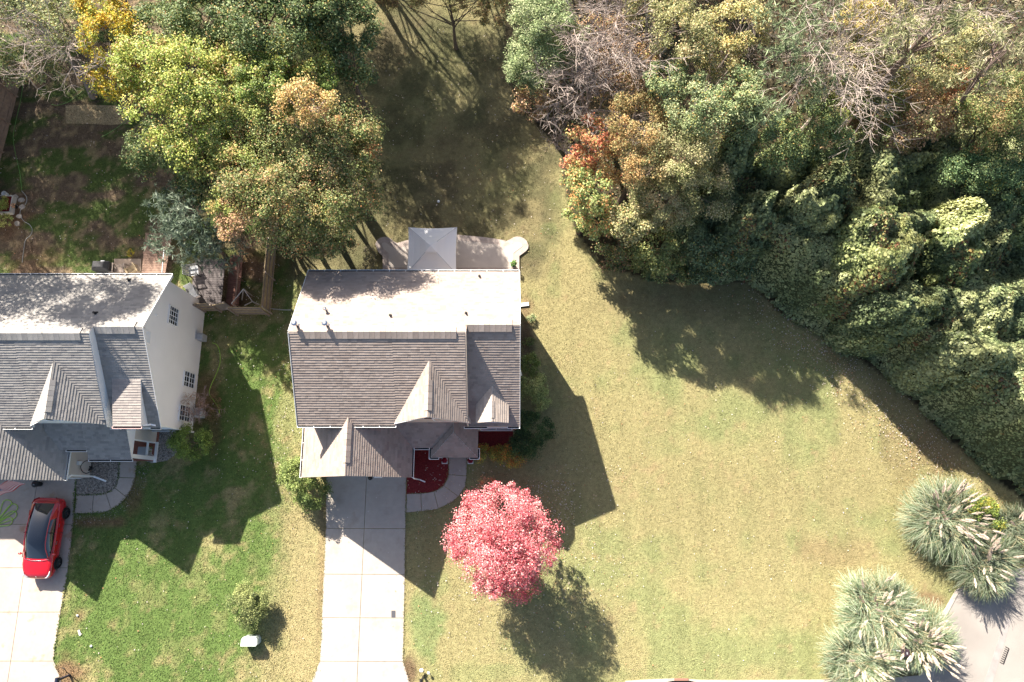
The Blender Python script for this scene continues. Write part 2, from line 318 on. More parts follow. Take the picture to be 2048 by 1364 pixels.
def build_grass():
    n=620000
    x=rng.uniform(-38,34,n); y=rng.uniform(-11.5,36,n)
    k=~blocked(x,y)&~inpoly(x,y,POLY['woods'])
    x=x[k];y=y[k]; ex=[];ey=[]
    for poly in paved[:5]:
        for a,b_ in zip(poly,poly[1:]+poly[:1]):
            L=math.hypot(b_[0]-a[0],b_[1]-a[1])
            if L>30: continue
            m=int(L*95); tt=rng.random(m); o=rng.normal(0,.035,m); w_=fbm(tt*L*1.5+a[0],tt*0+a[1],7,2); q=rng.random(m)<(.25+1.1*(w_-.3))
            nx_,ny_=-(b_[1]-a[1])/max(L,1e-6),(b_[0]-a[0])/max(L,1e-6); ex.append((a[0]+(b_[0]-a[0])*tt+nx_*o)[q]); ey.append((a[1]+(b_[1]-a[1])*tt+ny_*o)[q])
    ex=np.concatenate(ex);ey=np.concatenate(ey);hs=np.zeros(ex.shape,bool)
    for p in houses: hs|=inpoly(ex,ey,p)
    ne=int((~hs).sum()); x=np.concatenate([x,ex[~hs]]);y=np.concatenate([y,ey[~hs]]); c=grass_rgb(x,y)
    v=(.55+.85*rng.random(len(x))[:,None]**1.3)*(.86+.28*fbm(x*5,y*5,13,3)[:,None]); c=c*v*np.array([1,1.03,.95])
    dry=(rng.random(len(x))<.1)[:,None]; c=np.where(dry,c*np.array([1.7,1.5,1.5]),c)
    n=len(x); s=rng.uniform(.03,.066,n)*(1+.5*(x<-13)); a=rng.uniform(0,2*np.pi,n); h=rng.uniform(.01,.05,n)
    d=np.stack([np.cos(a),np.sin(a)],1); pr=np.stack([-d[:,1],d[:,0]],1)
    P=np.stack([x,y],1); wv=(s*.28)[:,None]
    V=np.zeros((n,3,3),'f'); V[:,0,:2]=P-pr*wv;V[:,1,:2]=P+pr*wv;V[:,2,:2]=P+d*s[:,None]; V[:,0,2]=.004;V[:,1,2]=.004+h*.6;V[:,2,2]=.006+h
    V[-ne:,:,2]+=.038
    o=npmesh('grass',V.reshape(-1,3),3,c,[M_BLADE]); tag(o,'short mown grass blades covering the lawns','grass',kind='stuff')
build_grass()
# ---------------------------------------------------------------- paving
def flat(name,poly,z0,z1,m,label,kind='structure',cat=None):
    b=MB(); b.prism(poly,z0,z1); o=b.build(name,m); tag(o,label,cat or name.replace('_',' '),kind=kind); return o
def lerp(a,b,t): return tuple(a[i]+(b[i]-a[i])*t for i in range(len(a)))
def quadslab(b,q,z0,z1,g=.014):
    q=[Vector((p[0],p[1])) for p in q]; c=sum(q,Vector((0,0)))/len(q)
    q=[p+(c-p).normalized()*g*1.4 for p in q]; b.prism([tuple(p) for p in q],z0,z1)
def shrink(poly,g):
    n=len(poly);A=sum(poly[i][0]*poly[(i+1)%n][1]-poly[(i+1)%n][0]*poly[i][1] for i in range(n))
    if A<0: poly=poly[::-1]
    out=[]
    for i in range(n):
        p0=Vector(poly[i-1]);p=Vector(poly[i]);p1=Vector(poly[(i+1)%n])
        a=(p-p0);b=(p1-p)
        if a.length<1e-6 or b.length<1e-6: out.append(tuple(p));continue
        a.normalize();b.normalize();na=Vector((-a.y,a.x));nb=Vector((-b.y,b.x));m=(na+nb)
        if m.length<1e-3: out.append(tuple(p));continue
        m.normalize();out.append(tuple(p+m*(g/max(.35,m.dot(na)))))
    return out
def clip(poly,a,b,c):   # keep a*x+b*y<=c
    out=[];n=len(poly)
    for i in range(n):
        p=poly[i];q=poly[(i+1)%n];dp=a*p[0]+b*p[1]-c;dq=a*q[0]+b*q[1]-c
        if dp<=0: out.append(p)
        if (dp<0)!=(dq<0) and dp!=dq:
            t=dp/(dp-dq);out.append((p[0]+(q[0]-p[0])*t,p[1]+(q[1]-p[1])*t))
    return out
def clipline(poly,p,q,side):
    a=-(q[1]-p[1]);b=(q[0]-p[0]);c=a*p[0]+b*p[1]
    return clip(poly,a*side,b*side,c*side)
def panels(name,poly_px,cuts,m,label,z=.035,extra_v=None):
    cells=[PX(poly_px)]
    for (p,q) in cuts:
        P,Q=G(*p)[:2],G(*q)[:2]; nc=[]
        for c in cells:
            for s in(1,-1):
                k=clipline(c,P,Q,s)
                if len(k)>=3 and abs(sum(k[i][0]*k[(i+1)%len(k)][1]-k[(i+1)%len(k)][0]*k[i][1] for i in range(len(k))))>.08: nc.append(k)
        cells=nc
    b=MB()
    for c in cells: b.prism(shrink(c,.014),-.05,z)
    o=b.build(name,m); tag(o,label,name,kind='structure'); return o
jy=[1056.4,1147.9,1235,1322]
panels('driveway',MAIN_DRIVE,[((600,y),(850,y+1)) for y in jy]+[((733.3,957),(714.2,1364))],M_CONC,'pale concrete driveway leading down from the garage')
panels('driveway',LEFT_DRIVE,[((-60,y),(160,y)) for y in (1048.5,1135.5,1224,1322)]+[((75,964),(16,1364))],M_CONC2,'stained concrete driveway under the red car')
def strip(name,inn,out,joints,m,label):
    b=MB(); A=PX(inn);B=PX(out)
    segs=[];j=[0]+joints+[len(A)-1]
    for a,c in zip(j[:-1],j[1:]):
        poly=[A[i] for i in range(a,c+1)]+[B[i] for i in range(c,a-1,-1)]
        b.prism(shrink(poly,.016),-.05,.04)
    o=b.build(name,m); tag(o,label,'path',kind='structure')
strip('path',WALK_IN,WALK_OUT,[2,4,6,8],M_CONC,'curved concrete walk from the driveway to the red mum pots')
strip('path',LW_IN,LW_OUT,[2,4,6,8],M_CONC2,'curved concrete walk from the car driveway to the gravel beds')
flat('mulch_bed',PX(MULCH1),-.02,.02,M_MULCH,'dark red mulch bed between garage and curved walk',cat='mulch')
flat('mulch_bed',PX(MULCH2),-.02,.022,M_MULCH,'small dark red mulch bed under the front bay window',cat='mulch')
flat('gravel_bed',PX(GRAV1),-.02,.018,M_GRAVEL,'brown gravel bed inside the left curved walk',cat='gravel bed')
flat('gravel_bed',PX(GRAV2),-.02,.021,M_GRAVEL,'pale gravel bed beside the round green bush',cat='gravel bed')
def pebbles():
    P=[];C=[]
    for poly,n,w in ((PX(GRAV1),2600,0),(PX(GRAV2),2400,1),(PX([(150,1027),(185,1027),(223,1019),(254,995),(271,956),(280,925),(312,925),(300,950),(280,985),(255,1020),(225,1040),(150,1050)]),900,0)):
        xs=[p[0] for p in poly];ys=[p[1] for p in poly]
        x=rng.uniform(min(xs),max(xs),n*2);y=rng.uniform(min(ys),max(ys),n*2);k=inpoly(x,y,poly);x=x[k][:n];y=y[k][:n]
        P.append(np.stack([x,y,np.full(len(x),.035)],1)); g=rng.uniform(.1,.6,len(x))[:,None]**1.2; C.append(g*(np.array([1,.98,.97]) if w else np.array([1,.88,.76])))
    P=np.concatenate(P);C=np.concatenate(C);n=len(P); s=rng.uniform(.025,.06,n)
    N=rng.normal(size=(n,3))*.45+np.array([0,0,1])
    o=npmesh('gravel',leafquads(P,N,s,1.2),4,C,[mat('pebble',attr=True,rough=.8)]); tag(o,'loose pale and brown pebbles beside the neighbouring porch','gravel',kind='stuff')
pebbles()
b=MB();b.prism(PX(PATIO),-.05,.12,ms=0);o=b.build('patio_border',M_PAVER);tag(o,'rounded paver border around the back patio','patio border',kind='structure')
inner=shrink(PX(PATIO),.4); b=MB();b.prism(inner,.0,.135)
o=b.build('patio',M_PATIO);tag(o,'pale concrete patio behind the main house','patio',kind='structure')
flat('road',PX(ROAD),-.03,.02,M_ASPH,'pale grey asphalt road in the bottom corner')
KERB=[(1250,1361.5),(1300,1358.5),(1355,1356.3),(1375,1358),(1400,1359.5),(1500,1360),(1650,1359),(1760,1357),(1840,1350),(1866,1300),(1871,1262),(1882,1230),(1911,1180),(1917,1184),(1889,1236),(1880,1268),(1877,1300),(1860,1385),(1650,1385),(1250,1385)]
flat('kerb',PX(KERB),-.03,.06,M_CONC,'pale concrete kerb between lawn and road at the bottom edge')
flat('road',PX([(560,1420),(1852,1388),(1852,1700),(400,1700)]),-.03,.012,M_ASPH,'asphalt street beyond the kerb in front of the houses')
flat('gutter_strip',PX([(2012,1235),(2022,1240),(1985,1364),(1950,1440),(1935,1440),(1968,1364)]),-.02,.028,mat('worn_concrete',(.27,.245,.235),.9,.2,noise=[(2,4,.85,1.1)]),'pale concrete gutter strip crossing the road',cat='gutter strip')
# ---------------------------------------------------------------- roofs
def cross(a,b): return a.cross(b)
def shingle(mb,pts,expo=.145,tab=.25,th=.023,pal=None,seed=1,mi=0,jit=1.):
    rr=random.Random(seed); pts=[Vector(p) for p in pts]; n=Vector((0,0,0))
    for i in range(len(pts)): n+=pts[i].cross(pts[(i+1)%len(pts)])
    n.normalize(); n=n if n.z>0 else -n
    U=Vector((0,0,1)).cross(n).normalized(); Vv=n.cross(U)
    if Vv.z<0: Vv=-Vv;U=-U
    O=pts[0]; uv=[((p-O).dot(U),(p-O).dot(Vv)) for p in pts]
    u0=min(p[0] for p in uv);u1=max(p[0] for p in uv);v0=min(p[1] for p in uv);v1=max(p[1] for p in uv)
    v=v0
    while v<v1:
        row=clip(clip(uv,0,1,v+expo),0,-1,-v)
        if len(row)>=3:
            ru0=min(p[0] for p in row);ru1=max(p[0] for p in row); u=ru0-rr.random()*tab
            lvl=rr.random()
            while u<ru1:
                w=tab*rr.uniform(.55,1.3)
                c=clip(clip(row,1,0,u+w),-1,0,-u)
                if len(c)>=3:
                    hk=th*rr.choice((.82,.9,1.0,1.0,1.05))
                    col=rr.choice(pal); k=rr.uniform(.95,1.05)*(.97+.06*lvl); col=tuple(x*k for x in col)
                    top=[O+U*p[0]+Vv*p[1]+n*(.004+hk*(1-(p[1]-v)/expo)) for p in c]
                    mb.add(top,[tuple(range(len(top)))],mi,col)
                    for i in range(len(c)):
                        p,q=c[i],c[(i+1)%len(c)]
                        if abs(p[1]-v)<1e-5 and abs(q[1]-v)<1e-5 and abs(p[0]-q[0])>1e-4:
                            A=O+U*p[0]+Vv*v;B=O+U*q[0]+Vv*v
                            mb.add([A,B,B+n*(hk+.004),A+n*(hk+.004)],[(0,1,2,3)],mi,tuple(x*.5 for x in col))  # butt faces darkened, course shadow lines put into the colour
                u+=w
        v+=expo
def roof_part(name,planes,parent,pal,seed=1,th=.14,fascia=M_WHITE,tab=.27,label=None,expo=.145):
    b=MB()
    for i,p in enumerate(planes):
        b.slab([(q[0],q[1],q[2]-.002) for q in p],th,1)
        shingle(b,p,pal=pal,seed=seed+i*13,tab=tab,expo=expo)
    return b.build(name,[M_SHING,fascia],parent,label=label)
def gutter(parent,p,q,off,z=None,m=M_WHITE,hang=.9,name='gutter'):
    """open box gutter running p->q, off = outward unit xy"""
    b=MB(); p=Vector(p);q=Vector(q);o=Vector((off[0],off[1],0)); d=(q-p).normalized()
    w=.11
    b.bar(p+o*w,q+o*w,.022,.11); b.bar(p+o*w*.5-Vector((0,0,.05)),q+o*w*.5-Vector((0,0,.05)),w,.012)
    L=(q-p).length;k=max(1,int(L/hang))
    for i in range(k+1):
        c=p+d*(L*i/k); b.bar(c+Vector((0,0,.045)),c+o*w+Vector((0,0,.045)),.03,.015)
    dark=MB(); dark.bar(p+o*w*.5-Vector((0,0,.03)),q+o*w*.5-Vector((0,0,.03)),w*.8,.02)  # black strip along the gutter bottom
    g=b.build(name,m,parent); dark.build('gutter_dark_strip',M_BLACK,g); return g
def window(parent,c,w,h,face,nx=2,ny=2,split=False,fr=.07,glass=M_GLASS,arch=False):
    """face: 'S' or 'E'"""
    c=Vector(c); nrm=Vector((0,-1,0)) if face=='S' else Vector((1,0,0)); t=Vector((1,0,0)) if face=='S' else Vector((0,1,0)); Z=Vector((0,0,1))
    b=MB()
    def bar(a0,b0,a1,b1,wd,dp,o=0.): b.bar(c+t*a0+Z*b0+nrm*(dp/2+o),c+t*a1+Z*b1+nrm*(dp/2+o),wd,dp) if abs(a0-a1)<1e-6 else b.bar(c+t*a0+Z*b0+nrm*(dp/2+o),c+t*a1+Z*b1+nrm*(dp/2+o),dp,wd)
    hw,hh=w/2,h/2
    bar(-hw,-hh,-hw,hh,fr,.06);bar(hw,-hh,hw,hh,fr,.06);bar(-hw,-hh,hw,-hh,fr,.07)
    if arch:
        pr=None
        for k in range(9):
            a=math.pi*k/8; p=c+t*(-hw*math.cos(a))+Z*(hh+.28*w*math.sin(a))+nrm*.03
            if pr: b.bar(pr,p,.06,fr)
            pr=p
    else: bar(-hw,hh,hw,hh,fr,.065)
    if split: bar(-hw,0,hw,0,.06,.055)
    for i in range(1,nx): bar(-hw+w*i/nx,-hh,-hw+w*i/nx,hh,.026,.035)
    for j in range(1,ny): bar(-hw,-hh+h*j/ny,hw,-hh+h*j/ny,.026,.036)
    f=b.build('window',M_WHITE,parent)
    g=MB(); q=[c-t*hw-Z*hh,c+t*hw-Z*hh]
    if arch: q+=[c+t*(hw*math.cos(math.pi*k/8))+Z*(hh+.28*w*math.sin(math.pi*k/8)) for k in range(9)]
    else: q+=[c+t*hw+Z*hh,c-t*hw+Z*hh]
    q=[p+nrm*.012 for p in q]; g.add(q,[tuple(range(len(q)))]); g.build('pane',glass,f)
    return f
def downspout(parent,pts,m=M_WHITE,w=.075):
    b=MB()
    for p,q in zip(pts[:-1],pts[1:]): b.bar(p,q,w,w*.8)
    return b.build('downspout',m,parent)
PAL_M=[(.31,.255,.222),(.297,.242,.21),(.325,.268,.234),(.265,.215,.188),(.305,.25,.218),(.315,.258,.224)]
PAL_L=[(.29,.272,.255),(.27,.255,.24),(.31,.29,.272),(.24,.226,.218),(.295,.278,.26),(.28,.262,.248)]
def ridge_vent(parent,p,q,w=.34,h=.075,pal=PAL_M,slope=.58):
    b=MB(); p=Vector(p);q=Vector(q);d=(q-p).normalized();s=d.cross(Vector((0,0,1))).normalized();L=(q-p).length;n=int(L/.28)
    for i in range(n):
        a=p+d*(L*i/n);c=p+d*(L*(i+1)/n-.01);k=.95+.12*rnd.random();col=tuple(min(1,x*k*1.12) for x in pal[i%len(pal)])
        up=Vector((0,0,h));e=Vector((0,0,-w*slope)); e2=Vector((0,0,-w*slope+h*.9))
        V=[a+s*w+e,a+s*w+e2,a+up,a-s*w+e2,a-s*w+e,c+s*w+e,c+s*w+e2,c+up+Vector((0,0,-.006)),c-s*w+e2,c-s*w+e]
        b.add(V,[(0,1,6,5),(1,2,7,6),(2,3,8,7),(3,4,9,8),(0,4,3,2,1),(5,6,7,8,9)],0,col)
    return b.build('ridge_vent',M_SHING,parent)
def vent_pipe(parent,p,r=.05,h=.3,m=None,capr=None,name='vent_pipe'):
    b=MB(); x,y,z=p; prof=[(r*2.4,z-.12),(r*1.6,z+.02),(r,z+.05),(r,z+h)]
    if capr: prof+=[(capr,z+h+.01),(capr,z+h+.09),(capr*.5,z+h+.14)]
    b.lathe(x,y,prof,12); return b.build(name,m or M_BLACK,parent)
def house(kind):
    Mn=kind=='M'
    if Mn:
        D=dict(xw=-11.8,xs=-2.48,xe=.43,yb=12.72,ym=8.5,ye=8.95,yf=3.87,zb=5.4,zm=8.02,ze=7.74,zf=5.4,yfe=3.9,zfe=4.47,gx=-4.42,gl=-6.6,gr=-2.28,gz=7.25,gyf=4.1,gapx=-12.15,garx=-5.82,grid=-8.97,gyfr=1.12,gez=2.8,grz=5.65)
        t=thing('house','beige house with brown shingle roof, at the head of the empty driveway','house',(-5.7,8,0)); pal=PAL_M; SID=M_BEIGE
    else:
        D=dict(xw=-41,xs=-22.53,xe=-19.85,yb=12.63,ym=8.5,ye=8.92,yf=3.8,zb=5.0,zm=7.68,ze=7.42,zf=5.0,yfe=3.87,zfe=4.3,gx=-24.68,gl=-26.85,gr=-22.5,gz=6.93,gyf=4.05,gapx=-32.2,garx=-25.85,grid=-29.0,gyfr=.95,gez=2.8,grz=5.65)
        t=thing('house','white sided house with grey shingle roof and tall window wall, beside the red car','house',(-26,8,0)); pal=PAL_L; SID=M_SIDING
    g=lambda k:D[k]
    xw,xs,xe,yb,ym,ye,yf,zb,zm,ze,zf,yfe,zfe=[D[k] for k in('xw','xs','xe','yb','ym','ye','yf','zb','zm','ze','zf','yfe','zfe')]
    sb=(zm-zb)/(yb-ym); sf=(zm-zf)/(ym-yf); se=(ze-zfe)/(ye-yfe)
    zmain=lambda y: zm-sf*(ym-y); zeast=lambda y: ze-se*(ye-y)
    # walls
    w=MB(); yw=yf+.33; ywe=yfe+.14; ybw=yb-.3; xww=xw+.2; xew=xe-.2
    zt=lambda y: (zb+sb*(yb-y)-.16)
    pr=[(yw,0),(ybw,0),(ybw,zt(ybw)),(ym,zm-.16),(yw,zmain(yw)-.16)]
    def gable(x0,x1,pr):
        n=len(pr); V=[(x0,y,z) for y,z in pr]+[(x1,y,z) for y,z in pr]
        w.add(V,[tuple(range(n)),tuple(range(2*n-1,n-1,-1))]+[(i,(i+1)%n,n+(i+1)%n,n+i) for i in range(n)])
    gable(xww,xs-.02,pr)
    pre=[(ywe,0),(ybw,0),(ybw,zt(ybw)),(ye,ze-.16),(ywe,zeast(ywe)-.16)]
    gable(xs-.02,xew,pre)
    w.build('wall',SID,t)
    # main roof
    gl,gr,gx,gz,gyf=D['gl'],D['gr'],D['gx'],D['gz'],D['gyf']
    planes=[[(xw,yb,zb),(xe,yb,zb),(xe,ye,ze),(xs,ye,ze),(xs,ym,zm),(xw,ym,zm)],
            [(xw,yf,zf),(gl+.25,yf,zf),(gl+.25,ym,zm),(xw,ym,zm)],
            [(gl+.25,yf+.4,zmain(yf+.4)),(xs,yf+.4,zmain(yf+.4)),(xs,ym,zm),(gl+.25,ym,zm)],
            [(xs,yfe,zfe),(xe,yfe,zfe),(xe,ye,ze),(xs,ye,ze)]]
    roof_part('roof',planes,t,pal,seed=3 if Mn else 103,th=.15)
    # rake wall between the two front slopes
    b=MB(); y0=yf+.02
    b.add([(xs-.015,y0,zmain(y0)-.1),(xs-.015,ym,zm-.05),(xs-.015,ye,ze-.1),(xs-.015,y0,zeast(y0)-.2),(xs+.05,y0,zmain(y0)+.01),(xs+.05,ym,zm+.03),(xs+.05,ye,ze+.0),(xs+.05,y0,zeast(y0)-.2)],[(0,3,2,1),(4,5,6,7),(0,1,5,4),(0,4,7,3),(1,2,6,5)])
    b.build('rake_trim',M_BEIGE if Mn else M_WHITE,t)
    for (p,q) in (((xe+.012,yb,zb-.05),(xe+.012,ye,ze-.05)),((xe+.012,ye,ze-.05),(xe+.012,yfe,zfe-.05)),((xw-.012,yb,zb-.05),(xw-.012,ym,zm-.05)),((xw-.012,ym,zm-.05),(xw-.012,yf,zf-.05))): b=MB(); b.bar(p,q,.025,.17); b.build('rake_board',M_WHITE,t)
    # ridge vents
    vx0=xw+.55
    ridge_vent(t,(vx0,ym,zm),(xs-.45,ym,zm),pal=pal); ridge_vent(t,(xs+.12,ye,ze),(xe-.42,ye,ze),pal=pal)
    # front cross gable
    yr=ym-(zm-gz)/sf
    roof_part('gable_roof',[[(gl,gyf-.12,zf-.05),(gx,gyf,gz),(gx,yr+.15,gz),(gl+.05,yf+.05,zf-.02)],[(gx,gyf,gz),(gr,gyf-.12,zf-.05),(gr,yf+.3,zf-.02),(gx,yr+.15,gz)]],t,pal,seed=31 if Mn else 131,th=.1)
    ridge_vent(t,(gx,gyf+.35,gz),(gx,yr-1.05,gz),w=.2,pal=pal,slope=.85)
    gw=gyf+.16; b=MB(); b.add([(gl+.35,gw,3.2),(gr-.3,gw,3.2),(gr-.3,gw,zf+.1),(gx,gw,gz-.2),(gl+.35,gw,zf+.1)]+[(x,gw+.2,z) for x,z in((gl+.35,3.2),(gr-.3,3.2),(gr-.3,zf+.1),(gx,gz-.2),(gl+.35,zf+.1))],[(0,1,2,3,4),(9,8,7,6,5),(0,5,6,1),(1,6,7,2),(2,7,8,3),(3,8,9,4),(4,9,5,0)])
    b.build('gable_wall',M_SIDING,t)
    if Mn:
        window(t,(gx+.55,gw-.005,4.95),1.0,1.0,'S',4,3,arch=True)
        for dx in(-.2,1.3):
            b=MB();b.box(gx+dx-.2,gx+dx+.2,gw-.05,gw,4.42,5.62); s=b.build('shutter',M_SHUT,t)
    else:
        window(t,(gx+.1,gw-.005,4.85),1.3,1.2,'S',4,2)
        for dx in(-.78,.98):
            b=MB();b.box(gx+dx-.18,gx+dx+.18,gw-.05,gw,4.25,5.45); s=b.build('shutter',M_BLACK,t)
    # east dormer
    if Mn:
        dx=-1.1;hw=.9;dr=5.82;de=5.2; ydr=ye-(ze-dr)/se; yde=ye-(ze-de)/se; yd0=4.02
        d=MB(); d.box(dx-hw+.12,dx+hw-.12,yd0+.15,yd0+1.2,4.4,de); d.add([(dx-hw+.12,yd0+.15,de),(dx+hw-.12,yd0+.15,de),(dx,yd0+.15,dr-.1)],[(0,1,2)])
        dd=d.build('dormer',M_WHITE,t)
        roof_part('dormer_roof',[[(dx-hw,yd0,de),(dx,yd0,dr),(dx,ydr+.05,dr),(dx-hw,yde+.05,de)],[(dx,yd0,dr),(dx+hw,yd0,de),(dx+hw,yde+.05,de),(dx,ydr+.05,dr)]],dd,[(.4,.33,.28),(.37,.31,.27),(.43,.36,.31)],seed=51,th=.07)
        ridge_vent(dd,(dx,yd0+.2,dr),(dx,yd0+1.15,dr),w=.13,h=.05,pal=[(.37,.31,.27)],slope=.7)
        window(dd,(dx,yd0+.145,4.87),1.1,.5,'S',2,1)
    else:
        x0,x1=-22.05,-20.47; yt=6.35; zt_=zeast(yt); yb_=3.83; zb_=5.2
        d=MB(); V=[(x0+.08,yb_+.12,4.2),(x1-.08,yb_+.12,4.2),(x1-.08,yb_+.12,zb_),(x0+.08,yb_+.12,zb_),(x0+.08,yt-.1,zt_-.1),(x1-.08,yt-.1,zt_-.1)]
        d.add(V,[(0,1,2,3),(2,5,4,3),(1,5,2),(0,3,4)]); dd=d.build('dormer',M_WHITE,t)
        roof_part('dormer_roof',[[(x0,yb_,zb_),(x1,yb_,zb_),(x1,yt,zt_+.02),(x0,yt,zt_+.02)]],dd,[(.31,.275,.255),(.28,.25,.235),(.33,.295,.27)],seed=151,th=.09)
        gutter(dd,(x0-.02,yb_-.02,zb_-.04),(x1+.02,yb_-.02,zb_-.04),(0,-1),m=M_COPPER)
    # garage
    gw0,gw1,gxr,gy,gez,grz=D['gapx'],D['garx'],D['grid'],D['gyfr'],D['gez'],D['grz']
    gg=MB(); x0,x1=gw0+.25,gw1-.25; zz=grz-.18
    V=[(x0,gy+.22,0),(x1,gy+.22,0),(x1,gy+.22,gez),(gxr,gy+.22,zz),(x0,gy+.22,gez),(x0,yw+.3,0),(x1,yw+.3,0),(x1,yw+.3,gez),(gxr,yw+.3,zz),(x0,yw+.3,gez)]
    gg.add(V,[(0,1,2,3,4),(1,6,7,2),(0,4,9,5),(2,7,8,3),(3,8,9,4)]); gg.build('garage_wall',M_TAUPE,t)
    roof_part('garage_roof',[[(gw0,gy,gez),(gxr,gy,grz),(gxr,4.45,grz),(gw0,4.3,gez)],[(gxr,gy,grz),(gw1,gy,gez),(gw1,4.3,gez),(gxr,4.45,grz)]],t,pal,seed=71 if Mn else 171,th=.1,fascia=M_TAUPE if Mn else M_WHITE)
    ridge_vent(t,(gxr,gy+.7,grz),(gxr,4.0,grz),w=.2,pal=pal,slope=.9)
    b=MB(); 
    for k in range(4): b.box(gxr-2.4,gxr+2.4,gy+.16,gy+.205,.03+k*.55,.03+k*.55+.53)
    gd=b.build('garage_door',M_WHITE,t)
    gutter(t,(gw1+.01,gy,gez-.05),(gw1+.01,2.83 if Mn else 2.69,gez-.05),(1,0))
    if Mn: gutter(t,(gw0-.01,gy,gez-.05),(gw0-.01,4.1,gez-.05),(-1,0))
    # front / back gutters
    gutter(t,(xw,yf-.01,zf-.06),(gl+.22,yf-.01,zf-.06),(0,-1)); gutter(t,(xw,yb+.01,zb-.06),(xe,yb+.01,zb-.06),(0,1))
    if Mn: gutter(t,(gr-.4,yfe-.03,zfe+.1),(gr+.9,yfe-.03,zfe+.1),(0,-1)); gutter(t,(-1.0+.75,yfe-.01,zfe-.05),(xe,yfe-.01,zfe-.05),(0,-1))
    else:
        gutter(t,(-20.46,yfe-.01,zfe-.05),(xe,yfe-.01,zfe-.05),(0,-1)); gutter(t,(gr-.1,yfe-.03,zfe+.12),(-22.0,yfe-.03,zfe+.12),(0,-1))
    # porch
    if Mn:
        y1=2.83;y2=2.27;z=2.8;sl=.7;xa,xb=-4.71,-2.01;xm=(xa+xb)/2;rz=z+sl*(xb-xm)
        roof_part('porch_roof',[[(-6.6,y1,z),(xm,y1,z),(xm,4.28,z+sl*(4.28-y1)),(-6.6,4.28,z+sl*(4.28-y1))],
            [(xa,y2,z),(xb,y2,z),(xm,y2+(xb-xm),rz)],[(xb,y2,z),(xb,4.24,z),(xm,4.24,rz),(xm,y2+(xb-xm),rz)],[(xa,y2,z),(xm,y2+(xb-xm),rz),(xm,y1+1.2,rz),(xa,y1-.15,z)]],t,pal,seed=81,th=.1)
        gutter(t,(-5.72,y1-.01,z-.05),(xa-.1,y1-.01,z-.05),(0,-1)); gutter(t,(xa-.01,y1,z-.05),(xa-.01,y2-.1,z-.05),(-1,0)); gutter(t,(xa-.1,y2-.01,z-.05),(xa+.45,y2-.01,z-.05),(0,-1)); gutter(t,(xb-.45,y2-.01,z-.05),(xb+.1,y2-.01,z-.05),(0,-1)); gutter(t,(xb+.01,y2-.1,z-.05),(xb+.01,y2+.5,z-.05),(1,0))
        for x in(xa+.25,xb-.25): b=MB(); b.box(x-.11,x+.11,y2+.15,y2+.37,0,z-.1); b.box(x-.15,x+.15,y2+.11,y2+.41,0,.25); b.box(x-.14,x+.14,y2+.12,y2+.4,z-.3,z-.1); b.build('porch_column',M_WHITE,t)
        b=MB();b.box(xa+.1,xb-.1,y2+.12,4.15,-.02,.16);b.build('porch_floor',M_CONC,t)
        b=MB();b.box(-3.85,-2.9,4.12,4.19,.16,2.25);dr_=b.build('front_door',M_SHUT,t);b=MB();b.lathe(-3.0,4.1,[(.02,1.1),(.035,1.13),(.02,1.16)],8);b.build('handle',M_CHROME,dr_)
        window(t,(-.95,ywe-.003,1.75),1.9,1.5,'S',2,1)
        window(t,(-8.5,yb-.3,1.5),1,1,'S',2,2) if False else None
        downspout(t,[(-5.72,gy-.02,2.7),(-5.68,gy-.06,2.6),(-5.68,gy-.06,.2),(-5.35,gy-.2,.08)])
        downspout(t,[(.33,11.0,.3),(.33,11.0,.12)]) ; downspout(t,[(xe-.05,7.1,zfe+1),(xe+.14,7.1,2.8)])
        # lantern over the garage door
        b=MB(); x,y=-9.0+.75,gy-.02; b.lathe(x,y,[(.02,2.62),(.13,2.55),(.14,2.5),(.09,2.25),(.03,2.2)],10); b.bar((x,y,2.55),(x,gy+.2,2.6),.03); b.build('lantern',M_BLACK,t)
        b=MB(); b.box(-8.0,-7.55,gy-.02,gy+.14,2.5,2.62); b.build('trim_block',M_WHITE,t)
        for (u,v,zz_) in((959,554,5.55),(932.5,628.5,7.1),(782,633,7.2)):
            p=G(u,v,zz_); vent_pipe(t,(p[0],p[1],zb+sb*(yb-p[1])),.055,.22)
        p=G(654,622,7.0); vent_pipe(t,(p[0],p[1],zb+sb*(yb-p[1])),.05,.3,M_CHROME,.1)
        for (u,v) in ((596,652),(656,652)):
            p=G(u,v,7.7); vent_pipe(t,(p[0],p[1],zb+sb*(yb-p[1])),.075,.55,M_CHROME,.16,name='flue')
    else:
        z=2.8;yt=4.2;sl=(3.95-2.8)/(yt-2.15); zf_=lambda y: z+sl*(y-2.15)
        roof_part('porch_roof',[[(-26.8,2.69,zf_(2.69)),(-24.6,2.69,zf_(2.69)),(-24.6,yt,zf_(yt)),(-26.8,yt,zf_(yt))],[(-24.6,2.15,z),(-22.1,2.15,z),(-22.1,yt,zf_(yt)),(-24.6,yt,zf_(yt))]],t,pal,seed=181,th=.1)
        gutter(t,(-25.8,2.68,zf_(2.69)-.05),(-24.6,2.68,zf_(2.69)-.05),(0,-1)); gutter(t,(-24.6,2.14,z-.05),(-22.05,2.14,z-.05),(0,-1))
        b=MB(); b.add([(-22.16,2.2,z-.15),(-22.16,4.15,z-.15),(-22.16,4.15,zf_(4.15)-.1),(-22.16,2.2,z-.08),(-22.3,2.2,z-.15),(-22.3,4.15,z-.15),(-22.3,4.15,zf_(4.15)-.1),(-22.3,2.2,z-.08)],[(0,1,2,3),(7,6,5,4),(0,4,5,1),(2,6,7,3)]); b.build('porch_gable',M_SIDING,t)
        
        for xx in(-22.36,-24.5): b=MB(); b.box(xx,xx+.22,2.25,2.47,0,z-.12); b.build('porch_column',M_WHITE,t)
        b=MB(); b.box(-22.32,-22.18,3.35,4.16,0,z-.13); b.build('side_wall',M_TAUPE,t)
